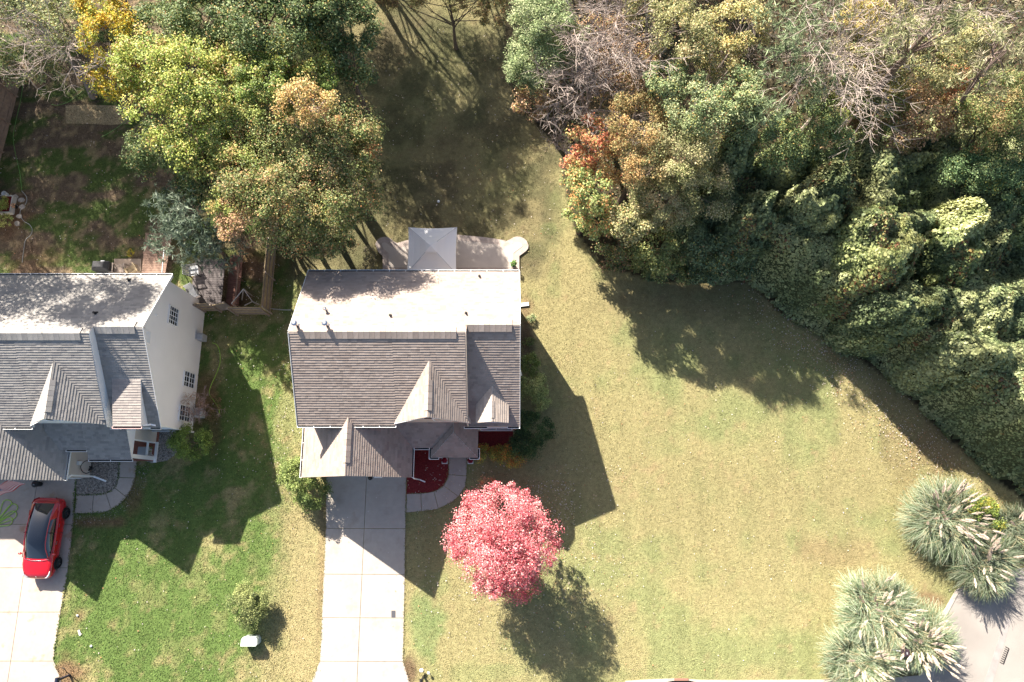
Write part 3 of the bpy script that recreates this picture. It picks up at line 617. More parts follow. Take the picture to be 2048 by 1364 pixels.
        b=MB(); b.bar((-22.25,2.45,.95),(-22.25,3.36,.95),.1,.09); b.bar((-22.12,2.1,.12),(-22.12,3.36,.12),.16,.1); b.bar((-22.25,3.33,0),(-22.25,3.33,z-.15),.12); b.build('railing',M_WHITE,t)
        b=MB();b.box(-25.5,-22.1,2.2,4.1,-.02,.15);b.build('porch_floor',M_BRICK,t)
        xewf=xew+.003
        window(t,(xewf,10.45,4.0),1.08,1.05,'E',4,4)
        window(t,(xewf,7.1,1.2),.95,1.4,'E',3,4,split=True); window(t,(xewf,5.0,1.3),.95,1.4,'E',3,4,split=True)
        window(t,(-21.3,ywe-.003,1.5),2.2,1.5,'S',3,1)
        b=MB();b.box(xewf,xewf+.05,8.2,8.95,6.2,6.85)
        for k in range(6): b.box(xewf+.05,xewf+.065,8.25,8.9,6.25+k*.1,6.3+k*.1)
        b.build('gable_vent',M_WHITE,t)
        b=MB(); b.lathe(xewf,10.0,[(.01,5.75),(.07,5.78),(.07,5.86),(.01,5.9)],8); b.build('vent_cap',M_WHITE,t)
        b=MB(); yy=yfe; b.bar((xewf+.06,ywe-.02,0),(xewf+.06,ywe-.02,zfe-.25),.1,.1); b.bar((xewf+.05,ywe,zfe-.25),(xewf+.05,ywe+.9,zfe+.3),.1,.1); b.build('corner_trim',M_WHITE,t)
        downspout(t,[(-25.8,gy+.1,2.7),(-25.72,gy+.3,2.5),(-25.72,gy+.3,.25),(-25.0,gy+.02,.1)],w=.1)
        downspout(t,[(-20.45,yfe,5.1),(-20.2,yfe+.1,4.75),(-19.95,yfe+.05,4.7)])
        for (u,v,zz_) in((260,561,5.2),(190,626,6.9)):
            p=G(u,v,zz_); vent_pipe(t,(p[0],p[1],zb+sb*(yb-p[1])),.07,.25)
        # wall charger with cable
        b=MB(); x=-26.08; b.box(x,x+.12,1.9,2.12,1.15,1.5); ch=b.build('car_charger',M_WHITE,t)
        b=MB(); pts=[(x+.1+.16*abs(math.sin(a*.5)),1.9+.38*math.sin(a)-.1,1.0+.45*math.cos(a)-.2) for a in np.linspace(0,11,40)]; b.tube(pts,.022,6); b.build('charging_cable',M_BLACK,ch)
    return t
MH=house('M'); LH=house('L')
# ---------------------------------------------------------------- vegetation tools
def kpx(z): return F_PX*.985/(H-z)
def pick(pal,n):
    w=np.array([p[1] for p in pal],float); w/=w.sum(); c=np.array([p[0] for p in pal],float)
    return c[rng.choice(len(pal),n,p=w)]
def B(u,v,z,ru,rv,rz=None,pal=None):
    c=G(u,v,z);k=kpx(z); return (c[0],c[1],z,ru/k,rv/k,rz if rz else .5*(ru+rv)/k*.8,pal)
def clump_points(blobs,dens):
    out=[]
    for (x,y,z,rx,ry,rz,pal) in blobs:
        K=max(26,int(13*(rx*ry)**.75*dens)); d=rng.normal(size=(K,3)); d[:,2]=np.abs(d[:,2])*1.1-.35; d=unit(d)
        r=rng.uniform(.45,1.0,(K,1))**.6
        C=np.array([x,y,z])+d*r*np.array([rx,ry,rz]); C[:,2]=np.maximum(C[:,2],.25)
        out.append((C,(.29 if rx*ry>1.2 else .36)*(rx*ry)**.5*rng.uniform(.5,1.35,K),pal,(rx*ry)))
    return out
def crown(parent,blobs,pal,leaf=.18,lai=4.,dens=1.,name='crown',m=None,asp=1.5,mode='leaf',spread=.32,seedmix=.5,gain=(1.28,1.24,1.0)):
    CL=clump_points(blobs,dens); Ps=[];Ns=[];Cs=[];S=[]
    for (C,cr,bp,area) in CL:
        p=bp or pal; K=len(C); n=int(lai*math.pi*area/(leaf*leaf*.5/asp)); idx=rng.integers(0,K,n)
        d=unit(rng.normal(size=(n,3))); rr=rng.random((n,1))**.55
        P=C[idx]+d*rr*(cr[idx][:,None])*np.array([1.15,1.15,.8])
        cc=pick(p,K)*rng.uniform(.72,1.22,(K,1)); lc=pick(p,n)
        t=rng.random((n,1))<seedmix; c=np.where(t,cc[idx],lc)*rng.uniform(.6,1.45,(n,1))
        if leaf>.095 and gain[0]>1.1:
            q=rng.random(n)<.14; c[q]=pick(MIXP,int(q.sum()))*rng.uniform(.7,1.3,(int(q.sum()),1))
        N=d*.55+np.array([0,0,.75])+rng.normal(size=(n,3))*.55
        Ps.append(P);Ns.append(N);Cs.append(c);S.append(leaf*rng.uniform(.65,1.3,n))
    P=np.concatenate(Ps);N=np.concatenate(Ns);c=np.concatenate(Cs);s=np.concatenate(S); k=P[:,2]>.05; P,N,c,s=P[k],N[k],c[k],s[k]
    V=leafquads(P,N,s,asp); c=c*np.array(gain)
    o=npmesh(name,V,4,c,[m or M_LEAF],parent); return o,CL
def needles(parent,blobs,pal,ln=.32,wd=.035,lai=2.2,dens=1.3,name='crown',droop=.0):
    CL=clump_points(blobs,dens); VV=[];CC=[]
    for (C,cr,bp,area) in CL:
        p=bp or pal; K=len(C); nt=int(lai*math.pi*area/.05/3); idx=rng.integers(0,K,nt)
        d=unit(rng.normal(size=(nt,3))+np.array([0,0,.35])); T=C[idx]+d*(rng.random((nt,1))**.6)*cr[idx][:,None]*1.25
        cc=pick(p,K)[idx]*rng.uniform(.7,1.3,(nt,1))
        for j in range(9):
            a=unit(d*.7+rng.normal(size=(nt,3))*.6+np.array([0,0,-droop])); b=unit(np.cross(a,rng.normal(size=(nt,3))))*wd*.5
            e=T+a*ln*rng.uniform(.6,1.2,(nt,1)); VV.append(np.stack([T-b,T+b,e+b*.4,e-b*.4],1)); CC.append(cc*rng.uniform(.8,1.25,(nt,1)))
    V=np.concatenate(VV).reshape(-1,3); return npmesh(name,V,4,np.concatenate(CC),[M_LEAF],parent),CL
def trunk(parent,base,CL,r=.16,limbs=10,m=None,lean=(0,0),name='trunk',ltw=.3):
    b=MB(); allc=np.concatenate([c[0] for c in CL]); x,y=base; c0=allc.mean(0); z1=float(np.percentile(allc[:,2],55))
    pts=[Vector((x,y,-.1))]; top=Vector((x*.5+c0[0]*.5,y*.5+c0[1]*.5,z1))
    for k in range(1,7):
        t=k/6; pts.append(Vector((x,y,0)).lerp(top,t)+Vector((rnd.uniform(-1,1),rnd.uniform(-1,1),0))*.07*z1*.2)
    b.tube(pts,[r*1.35]+[r*(1-.75*k/6) for k in range(1,7)],8)
    sel=rng.choice(len(allc),min(limbs,len(allc)),replace=False)
    for i in sel:
        e=Vector(allc[i]); t=rnd.uniform(.3,.95); s=pts[0].lerp(top,t); mid=s.lerp(e,.5)+Vector((rnd.uniform(-.2,.2),rnd.uniform(-.2,.2),rnd.uniform(0,.3)))
        b.tube([s,mid,e],[r*ltw*1.3*(1.1-t*.6),r*ltw*.8*(1.1-t*.6),.012],5)
    return b.build(name,m or M_BARK,parent)
def tree(name,label,cat,blobs,pal,leaf=.18,lai=3.6,dens=1.,group=None,r=None,limbs=10,base=None,mode='leaf',m=None,bark=None,asp=1.5,**kw):
    cx=sum(q[0] for q in blobs)/len(blobs);cy=sum(q[1] for q in blobs)/len(blobs); base=base or (cx,cy)
    t=thing(name,label,cat,(base[0],base[1],0),group=group)
    if leaf>=.15: leaf*=.62
    if mode=='needle': o,CL=needles(t,blobs,pal,lai=lai,dens=dens,**kw)
    else: o,CL=crown(t,blobs,pal,leaf,lai,dens,m=m,asp=asp,**kw)
    zz=max(q[2] for q in blobs); trunk(t,base,CL,r or .03+.018*zz,limbs,m=bark); return t
def branches(t,base,top,r,levels=4,spread=.7,m=None,name='branches',seed=1,nb=5,ln=None,upb=.25):
    rr=random.Random(seed); b=MB()
    def grow(p,d,L,r,lv):
        pts=[p];q=p;dd=d
        for k in range(3):
            dd=(dd+Vector((rr.gauss(0,.13),rr.gauss(0,.13),rr.gauss(0,.08)))).normalized(); q=q+dd*(L/3); pts.append(q)
        b.tube(pts,[r,r*.8,r*.62,r*.45],5 if lv>1 else 3,cap=False)
        if lv==0: return
        for k in range(nb if lv>1 else nb+1):
            s=pts[rr.choice((1,2,2,3))]; a=Vector((rr.gauss(0,1),rr.gauss(0,1),rr.gauss(0,.6)+upb)).normalized()
            grow(s,(dd*.75+a*spread).normalized(),L*rr.uniform(.5,.75),max(.012,r*.5),lv-1)
    grow(Vector(base),(Vector(top)-Vector(base)).normalized(),(Vector(top)-Vector(base)).length*.62 if ln is None else ln,r,levels)
    return b.build(name,m or M_TWIG,t)
def dome(name,label,cat,u,v,z,ru,rv,pal,zc=None,leaf=.17,lai=2.6,lump=.28,group=None,m=None,seed=0,accents=None):
    """vine covered mass: leaves laid over a lumpy dome reaching the ground"""
    k=kpx(z*.6); c=G(u,v,z*.55); rx,ry=ru/k,rv/k; t=thing(name,label,cat,(c[0],c[1],0),group=group)
    def surf(d):
        f=fbm(d[:,0]*1.7+seed,d[:,1]*1.7+d[:,2]*1.3,seed+5,3)-.5; f2=fbm(d[:,0]*4.5+seed,d[:,1]*4.5+d[:,2]*3,seed+9,2)-.5
        r=1+lump*2*f+lump*.8*f2
        P=np.stack([c[0]+d[:,0]*rx*r,c[1]+d[:,1]*ry*r,d[:,2]*z*r],1); return P
    area=math.pi*(rx*ry)+math.pi*(rx+ry)*z*.75; n=int(area*lai*1.25/(leaf*leaf*.38))
    d=rng.normal(size=(n,3)); d[:,2]=np.abs(d[:,2]); d=unit(d); P=surf(d); sc=np.array([rx,ry,z]); N=unit(d/sc)
    P=P+N*rng.normal(0,.09,(n,1)); P[:,2]=np.maximum(P[:,2],.04)
    pc=fbm(P[:,0]*.55+seed,P[:,1]*.55,seed+33,3); p0=np.array([q[0] for q in pal]); i=np.clip(((pc-.3)/.4*len(pal)+rng.normal(0,.7,n)).astype(int),0,len(pal)-1)
    col=p0[i]*rng.uniform(.55,1.5,(n,1))
    if accents is not None:
        a=(fbm(P[:,0]*1.1+3+seed,P[:,1]*1.1,seed+71,2)>.62)&(rng.random(n)<.5); col[a]=pick(accents,a.sum())
    V=leafquads(P,N*1.0+np.array([0,0,.35])+rng.normal(size=(n,3))*.38,leaf*rng.uniform(.45,1.0,n)*(1+.7*(rng.random(n)<.25)),1.2)
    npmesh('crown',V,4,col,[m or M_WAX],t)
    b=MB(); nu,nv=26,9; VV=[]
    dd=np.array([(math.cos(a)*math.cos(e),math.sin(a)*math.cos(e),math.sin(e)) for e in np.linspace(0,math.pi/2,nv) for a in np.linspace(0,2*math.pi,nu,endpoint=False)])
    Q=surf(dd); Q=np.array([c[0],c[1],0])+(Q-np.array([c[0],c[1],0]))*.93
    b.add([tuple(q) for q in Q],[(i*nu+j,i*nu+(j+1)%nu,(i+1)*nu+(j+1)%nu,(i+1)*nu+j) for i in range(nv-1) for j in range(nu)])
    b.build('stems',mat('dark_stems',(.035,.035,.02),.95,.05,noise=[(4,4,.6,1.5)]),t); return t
# palettes (linear leaf colours)
MIXP=[((.4,.3,.12),2),((.33,.33,.12),3),((.42,.26,.17),1.5),((.3,.36,.24),2),((.2,.12,.07),1.5),((.12,.16,.08),2)]
Y=[((.42,.36,.05),3),((.5,.33,.05),2),((.25,.3,.06),2)]
YG=[((.36,.4,.12),4),((.26,.33,.09),4),((.42,.38,.14),2),((.15,.21,.07),3),((.5,.38,.2),.8)]
GD=[((.09,.135,.06),4),((.13,.18,.085),3),((.19,.23,.11),1.8),((.06,.095,.045),2)]
GB=[((.14,.18,.075),3),((.2,.23,.1),3),((.28,.24,.13),2),((.38,.27,.17),1.4),((.1,.14,.06),2),((.36,.17,.09),.4)]
OR=[((.46,.3,.14),3),((.52,.36,.22),3),((.42,.34,.16),2),((.26,.24,.11),2)]
GG=[((.23,.28,.16),3),((.17,.23,.13),3),((.34,.38,.26),2),((.1,.15,.08),1)]
OL=[((.23,.24,.13),3),((.3,.29,.18),3),((.16,.18,.09),2),((.4,.34,.24),1.4)]
PK=[((.42,.27,.2),3),((.34,.22,.15),2),((.24,.2,.11),2),((.46,.33,.26),1)]
RO=[((.46,.16,.11),2),((.5,.26,.15),2.5),((.5,.2,.16),2),((.4,.32,.16),2)]
WY=[((.45,.4,.26),3),((.3,.3,.16),3),((.5,.36,.16),1.5),((.2,.2,.1),2)]
PN=[((.22,.28,.15),3),((.3,.36,.21),3),((.14,.19,.1),1.5)]
CE=[((.2,.26,.18),3),((.32,.38,.28),2),((.13,.18,.12),2)]
KU=[((.16,.2,.08),1),((.25,.29,.11),1),((.34,.37,.15),1),((.45,.46,.21),1)]  # vine leaves as sunlit, the brightness put into the colour
KD=[((.115,.15,.07),1),((.165,.205,.09),1),((.23,.265,.12),1),((.3,.32,.15),1)]  # same vine leaves as shaded, the shade put into the colour
ACC=[((.22,.1,.05),2),((.3,.22,.08),2),((.32,.32,.12),3),((.1,.08,.05),2)]
BS=[((.15,.2,.07),3),((.22,.27,.11),2),((.09,.13,.05),2)]
# ---- trees of the left side
gl_='trees behind the two houses'
tree('maple_tree','yellow green maple leaning over the bare back yard','tree',[B(300,120,10,75,70),B(370,150,10.5,90,80),B(420,210,10,80,80),B(320,235,9,75,65),B(400,300,8.5,90,60),B(455,150,9.5,60,70)],YG,.2,3.4,1.3,gl_,limbs=26,spread=.3)
tree('golden_tree','golden yellow tree beside the pale leaning trunk','tree',[B(215,70,9,55,75),B(240,150,8,70,50,pal=Y),B(200,20,9,60,50)],Y,.18,3.2,1.2,gl_,limbs=14)
tree('oak_tree','dark green oak at the top edge beside the golden tree','tree',[B(430,40,10,120,70),B(540,50,11,110,80),B(510,120,9,90,60),B(470,-40,11,120,70),B(580,-50,11.5,110,80)],GD,.19,3.6,1.1,gl_,limbs=20)
tree('oak_tree','dark green oak bordering the clearing on its left','tree',[B(670,50,9.6,95,80),B(705,120,9,60,60),B(620,20,11,80,60),B(640,-60,11,80,70)],GD,.19,3.6,1.1,gl_,limbs=20)
tree('broadleaf_tree','mid green tree wedged between yellow maple and orange topped tree','tree',[B(535,165,10.5,75,70),B(620,170,9.5,70,55),B(600,110,10.5,60,50,pal=[((.4,.4,.12),2),((.45,.32,.12),1),((.2,.25,.08),3)])],[((.12,.18,.05),3),((.17,.24,.07),3),((.25,.28,.08),1)],.18,3.4,1.1,gl_,limbs=18)
tree('broadleaf_tree','dark leafy tree filling the gap under the yellow maple','tree',[B(330,300,6.5,80,60),B(470,300,7,80,70),B(420,350,6,80,60),B(330,60,7.5,90,60)],GD,.18,3.2,1.1,gl_,limbs=14)
tree('broadleaf_tree','rust tinged tree at the lower right of the olive oak','tree',[B(700,330,7.5,60,70),B(720,250,7.5,50,60),B(650,480,5.5,60,40),B(725,400,7,42,45)],GB,.16,3,1.2,gl_,limbs=14,base=G(675,400)[:2])
tree('broadleaf_tree','olive yellow tree joining the yellow maple and the olive oak','tree',[B(500,330,9,62,70),B(550,220,10,70,60),B(475,410,7.5,60,50),B(455,255,9.5,50,60)],[((.24,.3,.1),3),((.33,.35,.13),2),((.15,.2,.07),2),((.4,.28,.14),1)],.16,3.2,1.2,gl_,limbs=16)
tree('autumn_tree','small orange topped tree rising above the green crowns','tree',[B(610,205,11.5,72,52,1.3)],OR,.16,2.0,1.6,gl_,limbs=24,bark=M_TWIG)
tree('oak_tree','broad olive and rust oak shading the back roof','tree',[B(600,290,9.2,110,70),B(690,290,8.5,75,90),B(560,380,8.8,110,75),B(670,400,8.2,85,80),B(600,455,7.2,110,60),B(500,440,7,70,60,pal=PK)],GB,.17,3.3,1.3,gl_,limbs=34)
tree('broadleaf_tree','thin rust and green tree low between olive oak and the yard','tree',[B(460,360,7,80,60),B(440,320,7.5,60,50)],GB,.17,2.6,1.2,gl_,limbs=16)
tree('cedar_tree','blue green cedar overhanging the brown deck','tree',[B(350,420,5,58,50,1.8),B(400,440,5.4,70,60,2),B(370,485,4,70,50,1.5),B(440,500,3.4,55,45,1.2)],[(tuple(.8*q for q in c_),w_) for c_,w_ in CE],lai=3.8,dens=2.6,group=gl_,mode='needle',limbs=20,ln=.3,wd=.05,droop=.4)
tree('sparse_tree','sparse grey green tree over the plank fence corner','tree',[B(40,60,8,95,80),B(120,60,8.5,75,70),B(50,130,7,75,45)],[((.2,.24,.13),3),((.3,.32,.18),2),((.1,.14,.08),2)],.17,2.3,1.4,gl_,limbs=0,base=G(20,175)[:2])
t=thing('leaning_tree','grey forked trunk with bare pale branches above the fence corner','tree',(*G(187,192)[:2],0),group=gl_)
b=MB();p0=Vector(G(187,192));p1=Vector(G(150,130,4.5));p2=Vector(G(95,60,9)); b.tube([p0,p0.lerp(p1,.5)+Vector((.1,.1,0)),p1,p2],[.3,.25,.2,.12],9); b.build('trunk',mat('grey_bark',(.2,.18,.17),.9,.1,noise=[(8,5,.7,1.2)]),t)
branches(t,p1,p2+Vector((-1,2,1)),.1,4,.8,seed=4,nb=4)
for sd_,tp_ in ((6,(110,30,11.5)),(7,(150,90,10.5))): branches(t,p1.lerp(p2,.5),Vector(G(*tp_)),.08,4,.7,seed=sd_,nb=4)
# ---- right hand woods
gr_='trees of the wood on the right'
tree('broadleaf_tree','dense grey green tree at the head of the clearing','tree',[B(1085,45,8.8,75,70),B(1075,120,7.8,65,60),B(1140,90,7.3,50,60),B(1050,150,6.3,42,45)],GG,.15,3.8,1.3,gr_,limbs=14)
tree('small_tree','small brownish pink tree hanging over the clearing edge','tree',[B(1062,205,5.4,42,35)],PK,.12,3.4,1.3,gr_,base=G(1125,235)[:2])
tree('red_tree','red and orange leaved tree at the wood edge beside the clearing','tree',[B(1195,275,6.8,55,45),B(1160,320,5.8,38,40),B(1215,330,5.8,50,45,pal=[((.45,.32,.16),2),((.5,.2,.13),1)])],RO,.13,2.6,1.4,gr_)
tree('edge_tree','light green tree with orange tips leaning onto the sunny lawn','tree',[B(1180,385,6.2,48,50),B(1152,360,6,30,40),B(1200,440,4.8,50,45),B(1160,420,3.2,30,45)],[((.26,.32,.14),3),((.35,.4,.2),2),((.5,.28,.14),1.6),((.14,.2,.08),2)],.13,3,1.4,gr_)
tree('autumn_tree','low brown and olive tree across the head of the clearing','tree',[B(800,-8,5,55,45),B(870,-18,5.5,55,40),B(940,-5,5,50,42),B(990,20,4.5,35,45)],[((.24,.15,.09),3),((.24,.24,.1),2),((.34,.26,.12),1.5),((.12,.13,.07),2)],.15,2.2,1.3,gr_,limbs=18)
tree('autumn_tree','orange tan tree between the bare tree and the red tree','tree',[B(1275,245,8.6,62,70),B(1290,330,7.6,55,55)],[((.4,.26,.14),3),((.3,.24,.13),3),((.2,.2,.1),2)],.15,3.2,1.2,gr_)
tree('broadleaf_tree','olive tree in the middle of the wood edge','tree',[B(1360,310,8.3,75,75),B(1330,400,5.9,75,60),B(1410,380,6.4,60,70)],OL,.15,3.6,1.2,gr_)
tree('broadleaf_tree','grey green tree behind the olive tree','tree',[B(1400,210,10.1,75,65),B(1340,170,9.6,65,50)],GG,.16,3.6,1.1,gr_)
tree('broadleaf_tree','olive brown tree at the top edge right of the pink twigs','tree',[B(1360,70,10.6,80,75),B(1310,20,10.1,70,50)],OL,.16,3.4,1.1,gr_)
tree('pale_tree','pale cream and orange leaved tree at the top edge','tree',[B(1480,50,10.1,70,60),B(1440,110,9.6,50,50)],WY,.18,2.8,1.2,gr_,limbs=18,bark=M_TWIG)
tree('broadleaf_tree','fresh green tree left of the blue green pine','tree',[B(1480,190,9.6,60,60),B(1500,250,8.6,65,45)],GG,.16,3.6,1.1,gr_)
tree('pine_tree','blue green pine with soft tufted boughs','tree',[B(1560,45,12,55,55,1.3),B(1610,85,12.5,60,45,1.2),B(1560,130,11,60,45,1.2),B(1640,30,12,55,45,1.2),B(1590,180,9,60,45,1.2),B(1540,225,10.6,45,35,1),B(1650,150,10,45,40,1.1)],PN,lai=2.3,dens=1.6,group=gr_,mode='needle',limbs=18,base=G(1560,240)[:2],r=.28,ln=.32,wd=.04)
tree('autumn_tree','yellow and orange leaved tree at the top edge right of the pine','tree',[B(1730,45,9.6,60,60),B(1700,120,8.6,60,60,pal=OL),B(1760,150,8.1,60,50)],[((.4,.3,.1),3),((.3,.3,.12),3),((.45,.38,.2),2)],.16,2.8,1.2,gr_,limbs=16,bark=M_TWIG)
for (nm,lb,bs,cr,pal_) in (('pine_tree','tall olive pine with long leaning brown trunk','a',[B(1850,70,17,75,55,1.6),B(1800,100,15,60,45,1.3),B(1900,30,16,60,45,1.3)],0),('pine_tree','tall grey pine at the right edge with thin leaning trunk','b',[B(1985,110,15,65,60,1.5),B(1960,170,12,60,45,1.2),B(2030,60,15,50,60,1.3)],0)):
    base=G(1700,250) if bs=='a' else G(1855,315); t=thing(nm,lb,'tree',(base[0],base[1],0),group=gr_)
    o,CL=needles(t,cr,[((.28,.29,.15),3),((.36,.35,.2),3),((.18,.2,.1),2),((.44,.38,.27),.9)],ln=.34,wd=.04,lai=2.,dens=1.4)
    c=cr[0]; b=MB(); P=[Vector(base).lerp(Vector((c[0],c[1],c[2])),k/6)+Vector((0,.05*k*(6-k)*.3,0)) for k in range(7)]
    b.tube(P,[.3,.27,.24,.21,.17,.13,.07] if bs=='a' else [.22,.2,.18,.15,.12,.09,.05],9)
    allc=np.concatenate([q[0] for q in CL])
    for i in rng.choice(len(allc),24,replace=False):
        e=Vector(allc[i]); s=P[rnd.choice((4,5,5,6))]; b.tube([s,s.lerp(e,.5)+Vector((0,0,.2)),e],[.04,.025,.01],5)
    for k in range(8):
        s=P[0].lerp(P[-1],rnd.uniform(.25,.6)); b.tube([s,s+Vector((rnd.uniform(-1,1),rnd.uniform(-1,1),rnd.uniform(-.1,.4)))],[.03,.008],4)
    b.build('trunk',mat('pine_bark',(.17,.125,.11),.9,.1,noise=[(6,5,.65,1.25)]),t)
tree('broadleaf_tree','grey olive tree under the tall olive pine','tree',[B(1850,130,9.1,80,60),B(1790,60,9.6,60,60),B(1920,90,9.6,70,60)],OL,.16,3.2,1.1,gr_)
tree('autumn_tree','brownish pink tree between the two leaning pine trunks','tree',[B(1850,225,7.1,75,60),B(1800,270,6.1,55,40),B(1900,160,8.1,45,35,pal=[((.55,.2,.13),2),((.4,.27,.16),2)])],PK,.13,3.,1.3,gr_)
tree('broadleaf_tree','green tree with scattered red leaves at the upper right edge','tree',[B(1990,200,9.1,75,75),B(2020,280,7.6,60,60),B(1960,270,7.6,50,50)],GB,.15,3.4,1.2,gr_)
tree('broadleaf_tree','dark green tree at the right edge above the vines','tree',[B(1960,340,6.6,85,50),B(2030,370,6.6,50,55)],[((.09,.15,.08),3),((.15,.22,.12),2),((.28,.28,.09),.6)],.15,3.4,1.2,gr_)
tree('broadleaf_tree','green and amber tree under the brown pine trunk','tree',[B(1760,220,6.6,60,50),B(1700,200,7.1,55,45),B(1740,300,3.4,60,40,pal=KD)],[((.15,.2,.08),3),((.26,.28,.1),2),((.3,.2,.08),.8)],.15,3.2,1.2,gr_)
tree('broadleaf_tree','leafy green tree under the pine boughs','tree',[B(1620,250,7.1,75,50),B(1560,290,7.6,70,50),B(1660,290,6.6,50,40)],[((.16,.22,.11),3),((.24,.3,.15),2),((.1,.14,.07),2)],.16,3.4,1.2,gr_)
tree('shrub','dark shrub with pink leaves where the wood meets the lawn','shrub',[B(1235,480,3,45,45),B(1270,440,5.8,50,45,pal=OL),B(1225,520,1.4,30,25)],[((.14,.17,.09),3),((.36,.2,.16),1.2),((.08,.11,.06),2)],.12,3.4,1.5,gr_)
tree('shrub','grey green shrub at the tip of the wood','shrub',[B(1320,500,3.2,60,45),B(1340,540,1.4,50,25),B(1290,530,1.2,35,25)],KD[:4],.13,3.4,1.4,gr_)
tree('shrub','silvery green shrub casting leafy shade on the lawn','shrub',[B(1420,500,3.2,70,40),B(1410,540,1.4,60,25),B(1480,530,1.5,40,25)],[((.12,.17,.11),3),((.19,.25,.16),2),((.07,.1,.06),2)],.13,3.4,1.4,gr_)
# bare trees with pale twigs
def bare(label,base,tops,seed,leafpal=None,blobs=None,lv=4,r=.13):
    b0=G(*base); t=thing('bare_tree',label,'tree',(b0[0],b0[1],0),group='bare pale twigged trees')
    b=MB(); f=Vector(G(*tops[0])); fork=Vector(b0).lerp(f,.45); b.tube([Vector(b0),Vector(b0).lerp(fork,.5)+Vector((.1,0,0)),fork],[r*1.5,r*1.2,r],8); b.build('trunk',M_TWIG,t)
    for i,tp in enumerate(tops): branches(t,fork,Vector(G(*tp)),r*.75,lv,.62,seed=seed+i,nb=4)
    if blobs: crown(t,blobs,leafpal,.1,.9,1.6,name='crown')
    return t
bare('bare pinkish tree with fine twigs at the top of the wood',(1215,150),[(1300,10,12),(1200,40,11.5),(1160,110,10.5),(1270,110,11),(1330,60,11)],11,PK,[B(1210,80,7,90,60),B(1260,140,6.5,70,60)])
bare('bare grey branched tree above the red leaved tree',(1210,255),[(1120,175,9),(1180,110,10),(1260,180,9.5),(1140,225,8),(1230,130,10)],21,PK,[B(1230,170,5.5,60,45)])
bare('low bare branches reaching over the clearing edge',(1165,330),[(1075,262,4.5),(1120,292,4),(1140,260,4.5)],31,lv=3,r=.06)
bare('bare cream branched tree crossing the pine',(1640,190),[(1680,40,14.5),(1610,70,14),(1660,90,13)],41,lv=4,r=.055)
bare('bare cream branched tree at the top edge near the orange leaves',(1750,130),[(1780,10,13),(1730,50,12.5),(1740,100,12)],51,lv=4,r=.05)
# vine covered masses
gk='vine covered mounds'
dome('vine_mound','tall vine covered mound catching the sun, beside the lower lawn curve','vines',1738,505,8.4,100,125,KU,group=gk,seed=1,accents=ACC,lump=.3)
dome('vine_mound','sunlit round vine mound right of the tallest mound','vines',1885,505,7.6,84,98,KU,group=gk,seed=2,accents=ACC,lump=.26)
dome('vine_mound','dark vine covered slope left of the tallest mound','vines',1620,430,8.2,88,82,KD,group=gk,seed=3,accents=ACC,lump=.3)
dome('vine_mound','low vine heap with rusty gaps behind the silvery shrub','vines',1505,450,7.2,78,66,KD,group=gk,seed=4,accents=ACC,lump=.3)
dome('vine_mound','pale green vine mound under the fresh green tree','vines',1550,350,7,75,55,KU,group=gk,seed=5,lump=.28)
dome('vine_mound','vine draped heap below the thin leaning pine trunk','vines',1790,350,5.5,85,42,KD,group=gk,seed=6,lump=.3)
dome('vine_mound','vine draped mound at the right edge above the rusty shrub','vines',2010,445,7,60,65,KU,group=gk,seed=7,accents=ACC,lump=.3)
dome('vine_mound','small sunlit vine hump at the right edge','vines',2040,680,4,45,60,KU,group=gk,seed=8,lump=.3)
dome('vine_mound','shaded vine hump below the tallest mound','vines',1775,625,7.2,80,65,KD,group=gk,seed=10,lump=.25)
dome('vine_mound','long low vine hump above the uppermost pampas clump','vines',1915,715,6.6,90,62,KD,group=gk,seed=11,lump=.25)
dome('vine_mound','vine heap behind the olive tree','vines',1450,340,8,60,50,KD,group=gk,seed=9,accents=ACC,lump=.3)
tree('shrub','rusty red shrub at the right edge between vine mounds','shrub',[B(2020,590,2,35,40),B(1985,560,1.8,25,25)],[((.22,.07,.04),3),((.14,.09,.05),2),((.1,.14,.07),2)],.1,3,1.4,gr_)
